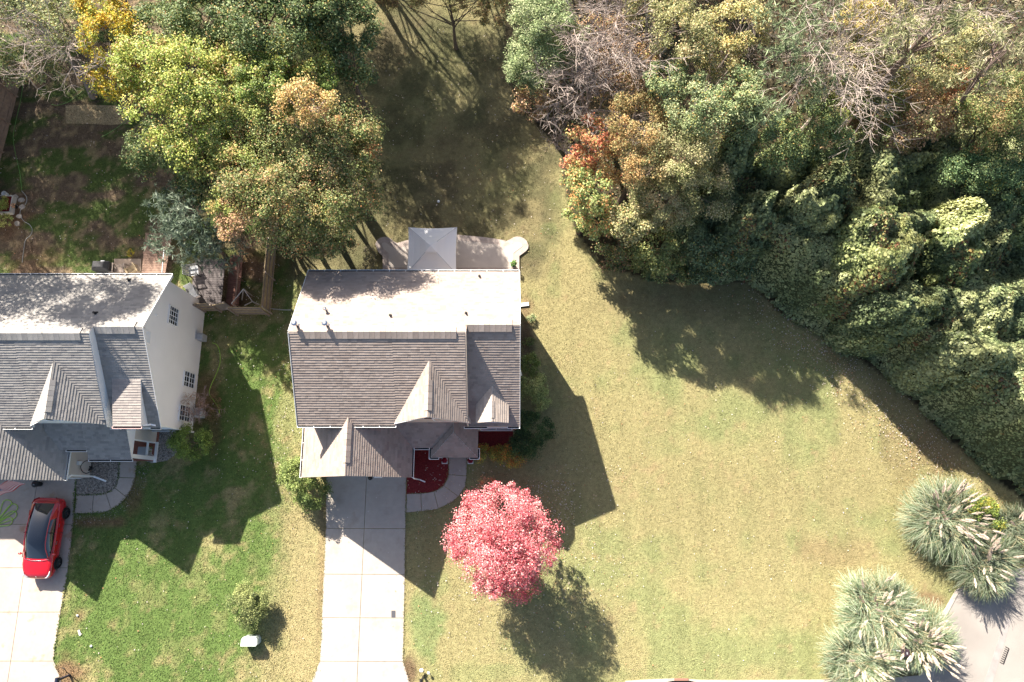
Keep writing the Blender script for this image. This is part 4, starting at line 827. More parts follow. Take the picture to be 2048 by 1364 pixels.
def ground_vines():
    poly=PX([(1290,560),(1330,470),(1500,380),(1700,330),(1900,300),(2120,250),(2300,700),(2300,1150),(2048,1002),(1985,960),(1900,885),(1850,832),(1800,785),(1740,722),(1690,700),(1620,662),(1560,632),(1525,588),(1480,562),(1420,572)])
    xs=[p[0] for p in poly];ys=[p[1] for p in poly]; n=430000
    x=rng.uniform(min(xs),max(xs),n);y=rng.uniform(min(ys),max(ys),n); j=.5*(fbm(x*1.5,y*1.5,91)-.5)
    k=inpoly(x+j*2,y+j*2,poly); x=x[k];y=y[k];n=len(x)
    def ins(x,y):  # distance like factor from the lawn edge
        e=np.full(x.shape,9.)
        P=poly[8:]+poly[:1]
        for a,b_ in zip(P[:-1],P[1:]):
            ax,ay=a;bx,by=b_;t=np.clip(((x-ax)*(bx-ax)+(y-ay)*(by-ay))/((bx-ax)**2+(by-ay)**2+1e-9),0,1); e=np.minimum(e,np.hypot(x-ax-t*(bx-ax),y-ay-t*(by-ay)))
        return e
    def hgt(x,y): e=ins(x,y); return (.3+4.2*sm(0,1.9,e))*(.45+1.1*fbm(x*.45,y*.45,61,3))+1.3*(fbm(x*.85,y*.85,62,2)-.45)*sm(0,1,e)+.5*(fbm(x*2.2,y*2.2,63,2)-.45)*sm(0,.6,e)
    h=hgt(x,y);ep=.08;gx=(hgt(x+ep,y)-h)/ep;gy=(hgt(x,y+ep)-h)/ep
    N=np.stack([-gx*.6,-gy*.6,np.ones(n)],1)+rng.normal(size=(n,3))*.36
    P=np.stack([x,y,np.maximum(h,.05)+rng.normal(0,.06,n)],1)
    pc=fbm(x*.5,y*.5,88,3); p0=np.array([q[0] for q in KD]); i=np.clip(((pc-.3)/.4*4+rng.normal(0,.8,n)).astype(int),0,3); c=p0[i]*rng.uniform(.55,1.5,(n,1))
    a=(fbm(x*1.1,y*1.1,89,2)>.66)&(rng.random(n)<.35); c[a]=pick(ACC,a.sum())
    V=leafquads(P,N,.14*rng.uniform(.5,1.1,n)*(1+.6*(rng.random(n)<.25)),1.2)
    # dark stem layer as triangles of the same object
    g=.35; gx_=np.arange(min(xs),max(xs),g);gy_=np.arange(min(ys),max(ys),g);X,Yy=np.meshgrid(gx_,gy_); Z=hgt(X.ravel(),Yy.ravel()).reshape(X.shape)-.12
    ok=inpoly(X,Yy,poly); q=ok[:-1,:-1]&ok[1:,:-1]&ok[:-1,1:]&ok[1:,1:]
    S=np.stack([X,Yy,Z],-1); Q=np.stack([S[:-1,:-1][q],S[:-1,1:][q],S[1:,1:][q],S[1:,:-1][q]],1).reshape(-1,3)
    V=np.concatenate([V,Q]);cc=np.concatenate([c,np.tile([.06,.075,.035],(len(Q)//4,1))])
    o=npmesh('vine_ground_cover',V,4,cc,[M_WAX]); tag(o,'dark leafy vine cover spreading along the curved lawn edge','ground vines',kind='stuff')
ground_vines()
# understory brush between the trunks
def brush():
    poly=POLY['woods']; n=60000; x=rng.uniform(-1,60,n);y=rng.uniform(10,46,n);k=inpoly(x-.6,y-.3,poly);x,y=x[k],y[k];n=len(x)
    h=1.1*fbm(x*.6,y*.6,5,3)*rng.random(n)
    P=np.stack([x,y,h+.05],1);c=pick([((.1,.1,.045),3),((.16,.1,.06),3),((.07,.1,.04),3),((.26,.18,.09),1)],n)*rng.uniform(.7,1.3,(n,1))
    o=npmesh('undergrowth',leafquads(P,rng.normal(size=(n,3))*.6+np.array([0,0,1]),rng.uniform(.12,.24,n),1.4),4,c,[M_LEAF]); tag(o,'low brown and green brush on the woodland floor','undergrowth',kind='stuff')
brush()
# trees just outside the top and left edges whose shade falls into the picture
off=[(-42.5,34,11,5),(-47,27,10,4.5),(-38,42,12,5.2),(-28.5,42,12,5),(-20.5,42.5,12.5,5),(-13,42.5,12.5,4.8),(-6.5,44,12,4.2),(-.5,44.5,11.5,4.2),(6,45,11,4),(-36,34.5,12,4.6),(-32,41,13,5),(-14,35,11.5,3.8),(-11,37,11.5,2.8),(-35,20,12,4.2),(-29.5,20.5,14,3.0)]
offl=['dark green tree beyond the left edge behind the plank fence','dark green tree beyond the left edge by the raised planter','dark green tree beyond the top left corner','green tree beyond the top edge above the golden tree','green tree beyond the top edge above the dark oak','green tree beyond the top edge shading the clearing on the left','brown twigged tree at the top end of the clearing, left one','brown twigged tree at the top end of the clearing, middle one','brown twigged tree at the top end of the clearing, right one','dark green tree beyond the left edge level with the fence top','dark green tree beyond the top edge above the sparse tree','dark oak just beyond the top edge above the oaks','dark oak just beyond the top edge at the clearing corner','tall tree beyond the left edge shading the white house roof','taller slim tree beyond the left edge behind the raised planter']
for (x,y,z,r),lb in zip(off,offl):
    tree('tall_tree',lb,'tree',[(x,y,z,r,r,3.0,None),(x+1,y-1,z-2.2,r*.8,r*.8,2.2,None)] if z<14 else [(x,y,z,r,r,2.,None),(x+1.2,y-.6,z-.5,r*.7,r*.7,1.6,None)],GB if x>-10 else GD,.24,2.5 if (x<-16 or y<37) else 1.5,1.0,'trees beyond the top and left edges',limbs=14,r=.22,base=(-41,25) if z>=14 else None)
# ---- garden shrubs around the houses
def shrub(label,blobs,pal,leaf=.085,lai=4.2,dens=2.,group='garden shrubs',name='shrub',**kw): return tree(name,label,'shrub',blobs,pal,leaf,lai,dens,group,r=.05,limbs=8,**kw)
shrub('bright green bush at the garage corner of the empty driveway',[B(600,955,1.5,38,32,1),B(622,985,1.2,36,30,.8),B(590,940,1.0,25,25,.7)],BS)
shrub('round green bush beside the neighbouring gravel bed',[B(385,884,1.3,40,34,1.0)],[((.16,.23,.06),3),((.24,.32,.08),2),((.09,.13,.04),2)])
shrub('clipped round bush on the sunny left lawn',[B(497,1208,.85,32,36,.75)],[((.17,.2,.09),3),((.24,.27,.13),2),((.1,.13,.06),2)],.07,8)
shrub('small dark leaved bush against the east wall, nearest the back',[B(1060,728,.9,18,22,.6)],BS)
shrub('feathery olive green bush against the east wall',[B(1066,775,1.1,26,32,.8),B(1080,800,.9,18,22,.6)],[((.27,.32,.14),3),((.38,.4,.2),2),((.14,.18,.08),1)])
shrub('dark evergreen bush at the front corner of the brown roofed house',[B(1070,855,1.6,40,34,1.1),B(1050,885,1.2,30,28,.8)],[((.045,.085,.035),3),((.075,.12,.05),3),((.025,.05,.025),2)],.08)
shrub('orange and green shrub row below the small mulch bed',[B(975,908,.6,24,18,.5),B(1005,905,.6,24,18,.5),B(1030,920,.6,22,15,.5)],[((.34,.34,.09),3),((.55,.28,.08),2),((.4,.14,.06),1.2),((.2,.25,.08),2)],.075)
shrub('little pale plant at the back east corner',[B(1062,637,.25,10,8,.2)],GG,.05,3)
shrub('little grassy plant by the east wall',[B(1057,683,.25,13,9,.2)],BS,.05,2)
shrub('small leafy plant in the pale gravel bed',[B(299,900,.3,8,7,.25)],BS,.06,3)
shrub('low brown bush beside the bare pinkish shrub',[B(425,815,.4,15,30,.3)],[((.2,.13,.08),3),((.14,.12,.06),2)],.06,1.6)
shrub('grey leafless clump left of the curved patio',[B(737,520,.5,14,30,.4)],[((.25,.22,.19),3),((.12,.13,.08),2)],.06,1.6)
shrub('yellow green weed on the shaded back yard',[B(262,507,.2,7,8,.15)],Y,.07,2.5)
b0=G(402,835); t=thing('bare_shrub','bare pinkish twiggy shrub against the white gable wall','shrub',(b0[0],b0[1],0)); branches(t,b0,Vector(G(370,805,2.4)),.035,4,.8,m=mat('pink_twigs',(.34,.24,.21),.9,.1),seed=9,nb=4); crown(t,[B(380,810,1.7,30,24,.5)],[((.4,.28,.25),2),((.22,.12,.09),1)],.05,.5,1.4,name='leaves')
# sapling behind the maple
tree('sapling','thin orange leaved sapling behind the pink maple','tree',[B(972,975,1.8,18,20,.6)],RO,.08,1.6,1.6,r=.03,limbs=6)
# pink maple
PM=[((.64,.17,.2),4),((.78,.36,.36),3.5),((.48,.09,.11),2.5),((.82,.52,.48),1.5)]
t=tree('pink_maple','round pink red maple in front of the brown roofed house','tree',[B(1005,1035,4.8,58,56,1.4),B(945,1075,4,48,52,1.3),B(1065,1080,4.2,48,60,1.3),B(1012,1100,5,66,60,1.5),B(978,1140,3.2,46,42,1.2),B(1040,1155,3,48,42,1.2,[((.7,.2,.24),3),((.26,.32,.1),1.2),((.5,.12,.14),2)]),B(960,1020,3.8,34,38,1),B(1010,1120,2.2,50,45,1)]+[B(1010+rnd.uniform(.78,1.03)*96*math.cos(a_),1085+rnd.uniform(.8,1.0)*(110 if math.sin(a_)<0 else 95)*math.sin(a_),rnd.uniform(3,5.2),rnd.uniform(9,18),rnd.uniform(12,22),.6) for a_ in [k*.37 for k in range(17)]],PM,.085,2.3,2.2,r=.12,limbs=50,base=G(1018,1150)[:2],seedmix=.4,gain=(1,1,1))
# ---- pampas grass
def pampas(label,u,v,rad,n,nplume,seed,h=1.5,tone=1.):
    c=G(u,v,0); t=thing('pampas_grass',label,'ornamental grass',(c[0],c[1],0),group='pampas grass clumps'); r=np.random.default_rng(seed)
    nt_=11; ta=r.uniform(0,2*np.pi,nt_); tr_=rad*.5*np.sqrt(r.random(nt_)); tcx=c[0]+np.cos(ta)*tr_; tcy=c[1]+np.sin(ta)*tr_; ti=r.integers(0,nt_,n); tR=rad*r.uniform(.45,.8,nt_)
    oa=np.arctan2(tcy-c[1],tcx-c[0])[ti]; a=np.where(r.random(n)<.55,oa+r.normal(0,.8,n),r.uniform(0,2*np.pi,n)); L=tR[ti]*r.uniform(.55,1.25,n); rb=r.uniform(0,.2,n)*rad*.3; curl=r.uniform(-.5,.5,n)
    hh=h*r.uniform(.4,1.15,n); steps=6; V=[]; w=r.uniform(.012,.026,n)
    prev=None
    for k in range(steps+1):
        s=k/steps; ang=a+curl*s; d=np.stack([np.cos(ang),np.sin(ang)],1); rr_=rb+(L-rb)*(s**1.15)*r.choice([1.0],1)
        z=hh*(4*s*(1-s*.62))*.62; z=np.maximum(z,.03); p=np.concatenate([np.stack([tcx[ti],tcy[ti]],1)+d*rr_[:,None],z[:,None]],1)
        q=np.stack([-d[:,1],d[:,0],np.zeros(n)],1)*(w*(1-.75*s))[:,None]
        cur=(p-q,p+q)
        if prev: V.append(np.stack([prev[0],prev[1],cur[1],cur[0]],1))
        prev=cur
    V=np.stack(V,1).reshape(-1,3)
    base=pick([((.17,.22,.13),3),((.27,.32,.21),3),((.4,.43,.31),2),((.09,.13,.06),2),((.42,.36,.22),1.3)],n)*r.uniform(.75,1.3,(n,1))*tone*r.uniform(.8,1.2,(nt_,1))[ti]; cc=np.repeat(base,steps,0)
    npmesh('leaf_blades',V,4,cc,[M_LEAF],t)
    for i in range(nplume):
        a=r.uniform(0,2*math.pi); d0=rad*.3*r.random(); rr_=rad*r.uniform(.1,.75); z=h*r.uniform(1.1,1.7)
        s=Vector((c[0]+math.cos(a)*d0,c[1]+math.sin(a)*d0,.2)); e=Vector((c[0]+math.cos(a)*rr_,c[1]+math.sin(a)*rr_,z)); dr=Vector((math.cos(a)*.8+.35,math.sin(a)*.8-.1,r.uniform(.1,.7))).normalized()
        Lp=r.uniform(.38,.65); tip=e+dr*Lp; m=MB(); m.tube([s,s.lerp(e,.6)+Vector((0,0,.1)),e,e+dr*Lp*.8],[.012,.01,.008,.005],4,c=(.4,.34,.2))
        nf=150; tt=r.random(nf); ax=np.array(e)[None]+np.array(dr)[None]*(tt*Lp)[:,None]; wd=(.095*np.sin(np.pi*np.clip(tt*.9+.1,0,1))**.7)[:,None]
        off=unit(r.normal(size=(nf,3)))*wd; dirr=unit(np.array(dr)[None]*1.2+off*6)
        sd=unit(np.cross(dirr,r.normal(size=(nf,3))))*.011; A=ax+off*.35; Bq=A+dirr*.1
        VV=np.stack([A-sd,A+sd,Bq+sd*.5,Bq-sd*.5],1).reshape(-1,3); k=r.uniform(.85,1.15)
        for q in range(nf): m.add([tuple(x) for x in VV[q*4:q*4+4]],[(0,1,2,3)],0,tuple(k*x for x in ((.66,.57,.49) if r.random()<.7 else (.55,.45,.37))))
        m.build('plume',M_PLUME,t)
    return t
pampas('large pampas grass clump at the lawn corner under the woods, uppermost',1868,1035,2.5,7000,46,1,1.5)
pampas('dark pampas grass clump beside the road edge, below the uppermost clump',1945,1122,2.1,4800,22,2,1.3,.8)
pampas('small pampas grass clump behind the yellow green shrub',2005,1055,1.4,1500,7,3,1.1,.8)
pampas('pale pampas grass clump at the kerb, upper left of the black mailbox',1735,1215,2.35,5800,26,4,1.5,1.3)
pampas('wide pampas grass clump at the kerb, lower left edge',1700,1310,2.1,5200,16,5,1.4,1.3)
pampas('plume covered pampas grass clump around the black mailbox',1815,1275,2.1,5600,52,6,1.4,1.2)
shrub('yellow green shrub between the pampas clumps',[B(1955,1015,1.2,32,26,.9),B(1975,1050,1,25,22,.7),B(1985,1070,.8,25,20,.5)],[((.12,.17,.05),3),((.3,.28,.06),1.5),((.18,.24,.07),2)],.09)
# ---- fallen leaves
def litter():
    X=[];Yv=[]
    def zone(u0,v0,u1,v1,n,dense=None):
        u=rng.uniform(u0,u1,n);v=rng.uniform(v0,v1,n); p=np.array([G(a,b)[:2] for a,b in zip(u,v)]); X.append(p[:,0]);Yv.append(p[:,1])
    zone(830,930,1250,1200,620); zone(1050,960,1150,1050,300); zone(820,1100,1100,1364,120); zone(1100,640,1900,1340,650); zone(740,60,1120,540,620); zone(540,560,620,1000,170); zone(420,640,620,960,240)
    zone(0,180,320,540,320); zone(400,520,560,640,260); zone(150,960,640,1364,230); zone(815,890,900,985,60); zone(650,970,812,1300,16)
    for (a,b_) in (((1480,575),(1720,760)),((1620,680),(1900,950)),((1750,830),(2048,1100))):
        n=800;t=rng.random(n);u=a[0]+(b_[0]-a[0])*t+rng.normal(0,35,n);v=a[1]+(b_[1]-a[1])*t+rng.normal(0,28,n);p=np.array([G(q,w)[:2] for q,w in zip(u,v)]);X.append(p[:,0]);Yv.append(p[:,1])
    zone(900,1080,1180,1300,160)
    x=np.concatenate(X);y=np.concatenate(Yv); h=np.zeros(len(x),bool)
    for p in houses: h|=inpoly(x,y,p)
    h|=inpoly(x,y,POLY['woods']); x=x[~h];y=y[~h];n=len(x); P=np.stack([x,y,np.full(n,.065)],1)
    c=pick([((.62,.55,.52),4),((.55,.4,.28),2),((.5,.22,.12),1),((.6,.5,.25),1),((.12,.06,.04),.8)],n)*rng.uniform(.7,1.2,(n,1))
    o=npmesh('fallen_leaves',leafquads(P,rng.normal(size=(n,3))*.35+np.array([0,0,1]),rng.uniform(.045,.09,n),1.2),4,c,[M_LEAF]); tag(o,'pale and rust fallen leaves scattered over the lawns','fallen leaves',kind='stuff')
litter()
# ================================================================ objects
def onebox(name,label,cat,x0,x1,y0,y1,z0,z1,m,bv=.015,group=None):
    b=MB();b.box(x0,x1,y0,y1,z0,z1);o=b.build(name,m);bevel(o,bv);return tag(o,label,cat,group)
# ---- patio canopy
gx,gy=-5.03,15.15;hw=1.54
t=thing('canopy_tent','pale square canopy tent standing on the patio','canopy',(gx,gy,0))
b=MB();n=10;e=2.42;pk=3.15
def edge(i,k):
    cs=[(-hw,-hw),(hw,-hw),(hw,hw),(-hw,hw)];a=cs[i];c=cs[(i+1)%4];s=k/n; x=a[0]+(c[0]-a[0])*s;y=a[1]+(c[1]-a[1])*s; sag=math.sin(math.pi*s); f=1-.035*sag*(1 if True else 0)
    return (gx+x*f*(1),gy+y*f,e-.05*sag)
f0=.3
for i in range(4):
    for k in range(n):
        A=edge(i,k);Bp=edge(i,k+1)
        def up(P,s,dz=0): return (P[0]+(gx-P[0])*s,P[1]+(gy-P[1])*s,P[2]+(pk-.1-P[2])*s-.12*math.sin(math.pi*s)+dz)
        for s0,s1 in ((0,.25),(.25,.5),(.5,.75),(.75,1-.001)):
            b.add([up(A,s0),up(Bp,s0),up(Bp,s1),up(A,s1)],[(0,1,2,3)])
        b.add([A,Bp,(Bp[0],Bp[1],Bp[2]-.16),(A[0],A[1],A[2]-.16)],[(0,3,2,1)])
cp=b.build('canopy',M_CANOPY,t)
b=MB(); v0=.36
for i,(dx,dy) in enumerate(((-1,-1),(1,-1),(1,1),(-1,1))):
    nx_,ny_=[(1,-1),(1,1),(-1,1),(-1,-1)][i]; b.add([(gx+dx*v0,gy+dy*v0,pk-.1),(gx+nx_*v0,gy+ny_*v0,pk-.1),(gx,gy,pk+.12)],[(0,1,2)])
b.build('vent_cap',M_CANOPY,cp)
b=MB()
for dx,dy in ((-1,-1),(1,-1),(1,1),(-1,1)):
    b.bar((gx+dx*(hw+.0),gy+dy*(hw+.0),e+.02),(gx+dx*.05,gy+dy*.05,pk+.0),.03)
b.build('seam',mat('canopy_seam',(.5,.49,.52),.8,.2),cp)
for dx,dy in ((-1,-1),(1,-1),(1,1),(-1,1)):
    b=MB();b.bar((gx+dx*(hw-.1),gy+dy*(hw-.1),.13),(gx+dx*(hw-.1),gy+dy*(hw-.1),e-.05),.06);b.build('leg',M_WHITE,t)
# ---- mum planters
def planter(label,u,v,w,fl):
    x,y,_=G(u,v,.2);t=thing('planter',label,'planter',(x,y,0),group='white pots flanking the walk' if fl else None)
    b=MB();b.box(x-w,x+w,y-w,y+w,.0,.06);b.box(x-w,x+w,y-w,y-w+.04,.06,.34);b.box(x-w,x+w,y+w-.04,y+w,.06,.34);b.box(x-w,x-w+.04,y-w+.04,y+w-.04,.06,.34);b.box(x+w-.04,x+w,y-w+.04,y+w-.04,.06,.34);b.box(x-w+.04,x+w-.04,y-w+.04,y+w-.04,.06,.28,1);b.build('pot',[M_WHITE,M_MULCH],t)
    n=900;d=unit(rng.normal(size=(n,3)));d[:,2]=abs(d[:,2]);P=np.array([x,y+.03,.3])+d*np.array([.17,.17,.17])*rng.uniform(.75,1.05,(n,1)); npmesh('flowers',leafquads(P,d+rng.normal(size=(n,3))*.3,.05,1.1),4,pick([((.3,.01,.03),3),((.4,.03,.05),2),((.14,.01,.02),2)],n),[M_MUM],t)
planter('white square pot of red mums left of the walk',889.5,922,.17,1); planter('white square pot of red mums right of the walk',941,922,.17,1)
x,y,_=G(1027,530,.3);t=thing('potted_plant','small green plant in a dark pot stand on the patio','potted plant',(x,y,0))
b=MB();b.lathe(x,y,[(.1,.13),(.13,.2),(.17,.42),(.15,.42)],12)
for k in range(4): a=k*math.pi/2+.7; b.bar((x+.17*math.cos(a),y-.22+.1*math.sin(a),.13),(x+.17*math.cos(a),y-.22+.1*math.sin(a),.55),.02)
b.build('pot',M_BLACK,t); crown(t,[(x,y,.6,.2,.2,.2,None)],[((.08,.2,.05),2),((.14,.28,.08),1)],.1,4,1.5,name='leaves')
# downspout outlet box at the east wall
x,y,_=G(1050,610,.1);t=thing('splash_block','white drain outlet box lying by the east wall','splash block',(x,y,0));b=MB();b.bar((x-.4,y-.03,.06),(x+.25,y+.05,.06),.17,.1);b.bar((x-.4,y+.09,.12),(x+.25,y+.17,.12),.03,.05);o=b.build('body',M_WHITE,t)
# ---- car (local +Y forward)
cx,cy,_=G(83,1076,.7); car=thing('parked_car','red sedan with black glass roof parked on the left driveway','car',(cx+.12,cy,.035),math.pi-R(1.5))
def cb(b,name,m,par,smooth=True): return b.build(name,m,par,smooth=smooth,local=True)
ST=[(-2.36,.55,.45,.78,.80),(-2.3,.74,.3,.9,.98),(-2.1,.86,.24,1.0,1.09),(-1.8,.905,.2,1.0,1.12),(-1.4,.925,.2,.98,1.1),(-.8,.925,.18,.96,1.02),(0,.925,.18,.93,.98),(.8,.925,.18,.92,.99),(1.2,.92,.18,.9,.98),(1.55,.915,.2,.86,.93),(1.9,.88,.22,.78,.86),(2.15,.8,.26,.68,.76),(2.28,.66,.32,.58,.64),(2.34,.45,.4,.5,.54)]
b=MB();ring=[]
for (y,w,zb,zs,zt) in ST:
    h=[(0,zb),(w*.8,zb),(w*.96,zb+.06),(w,.5*(zb+zs)),(w*.985,zs-.08),(w*.93,zs),(w*.78,zs+(zt-zs)*.55),(w*.4,zt-.005),(0,zt)]
    ring.append([(x,y,z) for x,z in h]+[(-x,y,z) for x,z in h[-2:0:-1]])
m_=len(ring[0]);V=[p for r_ in ring for p in r_];F=[(i*m_+k,i*m_+(k+1)%m_,(i+1)*m_+(k+1)%m_,(i+1)*m_+k) for i in range(len(ring)-1) for k in range(m_)]+[tuple(range(m_-1,-1,-1)),tuple(range((len(ring)-1)*m_,len(ring)*m_))]
b.add(V,F);body=cb(b,'body',M_RED,car); s_=body.modifiers.new('s','SUBSURF');s_.levels=s_.render_levels=2
# glasshouse: rings (y, belt half width, belt z, roof half width, roof z)
GS=[(-2.02,.60,1.085,.55,1.1),(-1.7,.74,1.06,.57,1.2),(-1.2,.8,1.02,.58,1.355),(-.6,.82,.98,.58,1.43),(-.1,.82,.97,.58,1.445),(.3,.82,.965,.57,1.41),(.6,.8,.965,.57,1.3),(.9,.76,.97,.6,1.13),(1.14,.68,.96,.62,.99)]
b=MB();V=[];R_=[]
for (y,bw,bz,rw,rz) in GS:
    h=[(bw,bz-.05),(bw,bz),(rw+.04,rz-.06),(rw*.75,rz),(0,rz+.02)]; r_=[(x,y,z) for x,z in h]+[(-x,y,z) for x,z in h[-2::-1]]; V+=r_
k_=9;F=[(i*k_+k,i*k_+k+1,(i+1)*k_+k+1,(i+1)*k_+k) for i in range(len(GS)-1) for k in range(k_-1)]
b.add(V,F);gh=cb(b,'glass_roof',M_CGLASS,car); s_=gh.modifiers.new('s','SUBSURF');s_.levels=s_.render_levels=1
for s in(1,-1):
    b=MB();b.tube([(s*(rw+.055),y,rz-.045) for (y,bw,bz,rw,rz) in GS],[.03,.035,.035,.03,.028,.028,.03,.035,.03],6);cb(b,'roof_rail',M_RED,car)
    b=MB();b.bar((s*.71,-.35,1.42),(s*.84,-.3,.97),.03,.05);cb(b,'door_pillar',M_BLACK,car,False)
    b=MB();b.add([(s*.645,-2.0,1.09),(s*.80,-1.95,1.03),(s*.835,-1.2,1.03),(s*.66,-1.05,1.37),(s*.62,-1.5,1.27)],[(0,1,2,3,4) if s>0 else (4,3,2,1,0)]);cb(b,'rear_quarter',M_RED,car,False)
    b=MB();b.tube([(s*.86,y,z) for y,z in((-1.6,1.03),(-.6,.99),(.4,.97),(1.1,.965))],[.025]*4,6);cb(b,'belt_line',M_RED,car)
    b=MB();b.lathe(0,0,[(.02,-.05),(.1,-.04),(.12,.02),(.08,.07)],12);mo=cb(b,'mirror',M_RED,car);mo.location=(s*1.0,.88,1.0);mo.scale=(1,.6,1)
    for y in(.25,-.75):
        b=MB();b.box(s*.925-.012,s*.925+.012,y-.1,y+.1,.8,.83);cb(b,'door_handle',M_CHROME,car,False)
    for y in(1.42,-1.45):
        w=MB();P=[(.2,-.11),(.31,-.12),(.345,-.08),(.345,.08),(.31,.12),(.2,.11)];n=28
        V=[(s*.84+dx,y+r*math.cos(2*math.pi*k/n),.345+r*math.sin(2*math.pi*k/n)) for r,dx in P for k in range(n)]
        w.add(V,[(i*n+k,i*n+(k+1)%n,(i+1)*n+(k+1)%n,(i+1)*n+k) for i in range(len(P)-1) for k in range(n)]);wh=cb(w,'wheel',M_TYRE,car)
        q=MB();X=s*.84+s*.1;q.add([(X-s*.02,y+.2*math.cos(2*math.pi*k/n),.345+.2*math.sin(2*math.pi*k/n)) for k in range(n)],[tuple(range(n))])
        for k in range(5): a=2*math.pi*k/5; q.bar((X,y,.345),(X,y+.2*math.cos(a),.345+.2*math.sin(a)),.05,.03)
        cb(q,'rim',M_RIM,wh,False)
        ar=MB();ar.tube([(s*.925,y+.4*math.cos(a),.33+.4*math.sin(a)) for a in np.linspace(0,math.pi,13)],.022,6);cb(ar,'wheel_arch',M_BLACK,car)
    b=MB();b.tube([(s*.44,2.27,.61),(s*.62,2.22,.68),(s*.76,2.06,.76),(s*.8,1.86,.82)],[.02,.045,.05,.015],8);cb(b,'headlight',M_LAMP,car)
    b=MB();b.tube([(s*.5,-2.36,.9),(s*.75,-2.22,.96),(s*.84,-2.0,.99)],[.02,.045,.02],8);cb(b,'tail_light',mat('tail_light_red',(.3,.01,.01),.2,.5),car)
b=MB();b.lathe(0,0,[(.035,0),(.035,.012)],10);q=cb(b,'bonnet_badge',M_CHROME,car);q.location=(0,2.2,.735);q.rotation_euler=(R(-38),0,0)
b=MB();b.tube([(-.7,1.17,.99),(-.3,1.27,1.0),(.3,1.27,1.0),(.7,1.17,.99)],.014,6);cb(b,'wiper_cowl',M_CHROME,car,False)
for s in(1,-1):
    for y in(-1.05,-.33,.78):
        b=MB();b.tube([(s*.80,y,1.0),(s*.925,y,.82),(s*.932,y,.6),(s*.915,y-.03,.32)],.007,4);cb(b,'door_gap',M_BLACK,car)
    b=MB();b.tube([(s*.72,1.2,.985),(s*.74,1.5,.93),(s*.7,1.9,.85),(s*.5,2.2,.74)],.007,4);cb(b,'bonnet_gap',M_BLACK,car)
b=MB();b.tube([(-.6,-2.12,1.1),(0,-2.17,1.1),(.6,-2.12,1.1)],.007,4);cb(b,'boot_gap',M_BLACK,car)
# ---- flag on the left garage
x,y,_=G(20,985,1.9);t=thing('flag','striped flag hanging from an angled pole at the left garage','flag',(x,y,0))
p0=Vector((G(33,962,2.3)));p0.y=1.2;p1=p0+Vector((-1.15,-.95,.9));b=MB();b.tube([p0,p1],.014,6);b.build('pole',M_WHITE,t)
b=MB();nu,nv=14,13;V=[]
for j in range(nv+1):
    for i in range(nu+1):
        s=i/nu;a=p0.lerp(p1,.25+.7*s); d=j/nv; V.append((a.x+.5*d*(1-.25*s)+.06*math.sin(6*s+4*d),a.y-.2*d+.05*math.sin(9*s),a.z-.78*d))
for j in range(nv):
    for i in range(nu):
        mi=2 if (i>=nu-6 and j<7) else (j%2); q=[j*(nu+1)+i,j*(nu+1)+i+1,(j+1)*(nu+1)+i+1,(j+1)*(nu+1)+i]; b.add([V[k] for k in q],[(0,1,2,3)],mi)
for r_ in range(4):
    for c_ in range(4):
        a=Vector(V[(1+int(r_*1.5))*(nu+1)+nu-5+c_])+Vector((0,-.006,.006)); b.add([a+Vector((-.02,0,0)),a+Vector((0,-.02,0)),a+Vector((.02,0,0)),a+Vector((0,.02,0))],[(0,1,2,3)],1)
b.build('cloth',[M_FRED,M_FWH,M_FBL],t)
# hoses
def hose(name,label,pts,r,m,z=.03,cat='hose'):
    P=[Vector(G(u,v,0))+Vector((0,0,z)) for u,v in pts]; Q=[]
    for i in range(len(P)-1):
        a=P[max(i-1,0)];b_=P[i];c=P[i+1];d=P[min(i+2,len(P)-1)]
        for k in range(5):
            s=k/5;Q.append(.5*((2*b_)+(c-a)*s+(2*a-5*b_+4*c-d)*s*s+(3*b_-a-3*c+d)*s**3))
    Q.append(P[-1]);b=MB();b.tube(Q,r,6);o=b.build(name,m,smooth=True);return tag(o,label,cat)
pts=[(0,1030)]
for (ex,ey) in ((22,1002),(34,1010),(32,1024),(24,1036)):
    pts+=[(ex-14,ey+2),(ex-4,ey-2),(ex+3,ey+4),(ex-4,ey+14),(-2,1038+.4*(ey-1000))]
hose('garden_hose','lime green hose coiled on the left driveway',pts,.022,M_HOSE,.07)
hose('garden_hose','yellow green hose snaking over the side lawn',[(425,686),(434,690),(440,705),(440,728),(432,750),(422,772),(419,788),(427,800),(437,815),(439,826),(435,830)],.018,M_HOSE)
hose('garden_hose','green line lying along the plank fence',[(47,165),(42,200),(33,240),(27,275),(32,310),(40,345),(44,380)],.016,M_HOSEG)
hose('garden_hose','pale grey hose curling past the stepping stones',[(44,382),(54,395),(52,408),(43,418),(41,430),(48,442),(60,450),(65,460),(62,470),(52,480),(48,500),(45,525)],.018,M_HOSEW)
hose('garden_hose','short green hose end near the leaning trunk',[(103,209),(115,211),(135,205),(152,194),(166,182)],.016,M_HOSEG)
hose('garden_hose','thin green line below the straw mat',[(202,275),(222,264),(240,252),(262,236)],.014,M_HOSEG)
hose('drain_pipe','pale pipe running from the fence corner',[(541,617),(555,619),(570,620),(583,620)],.03,M_HOSEW,cat='pipe')
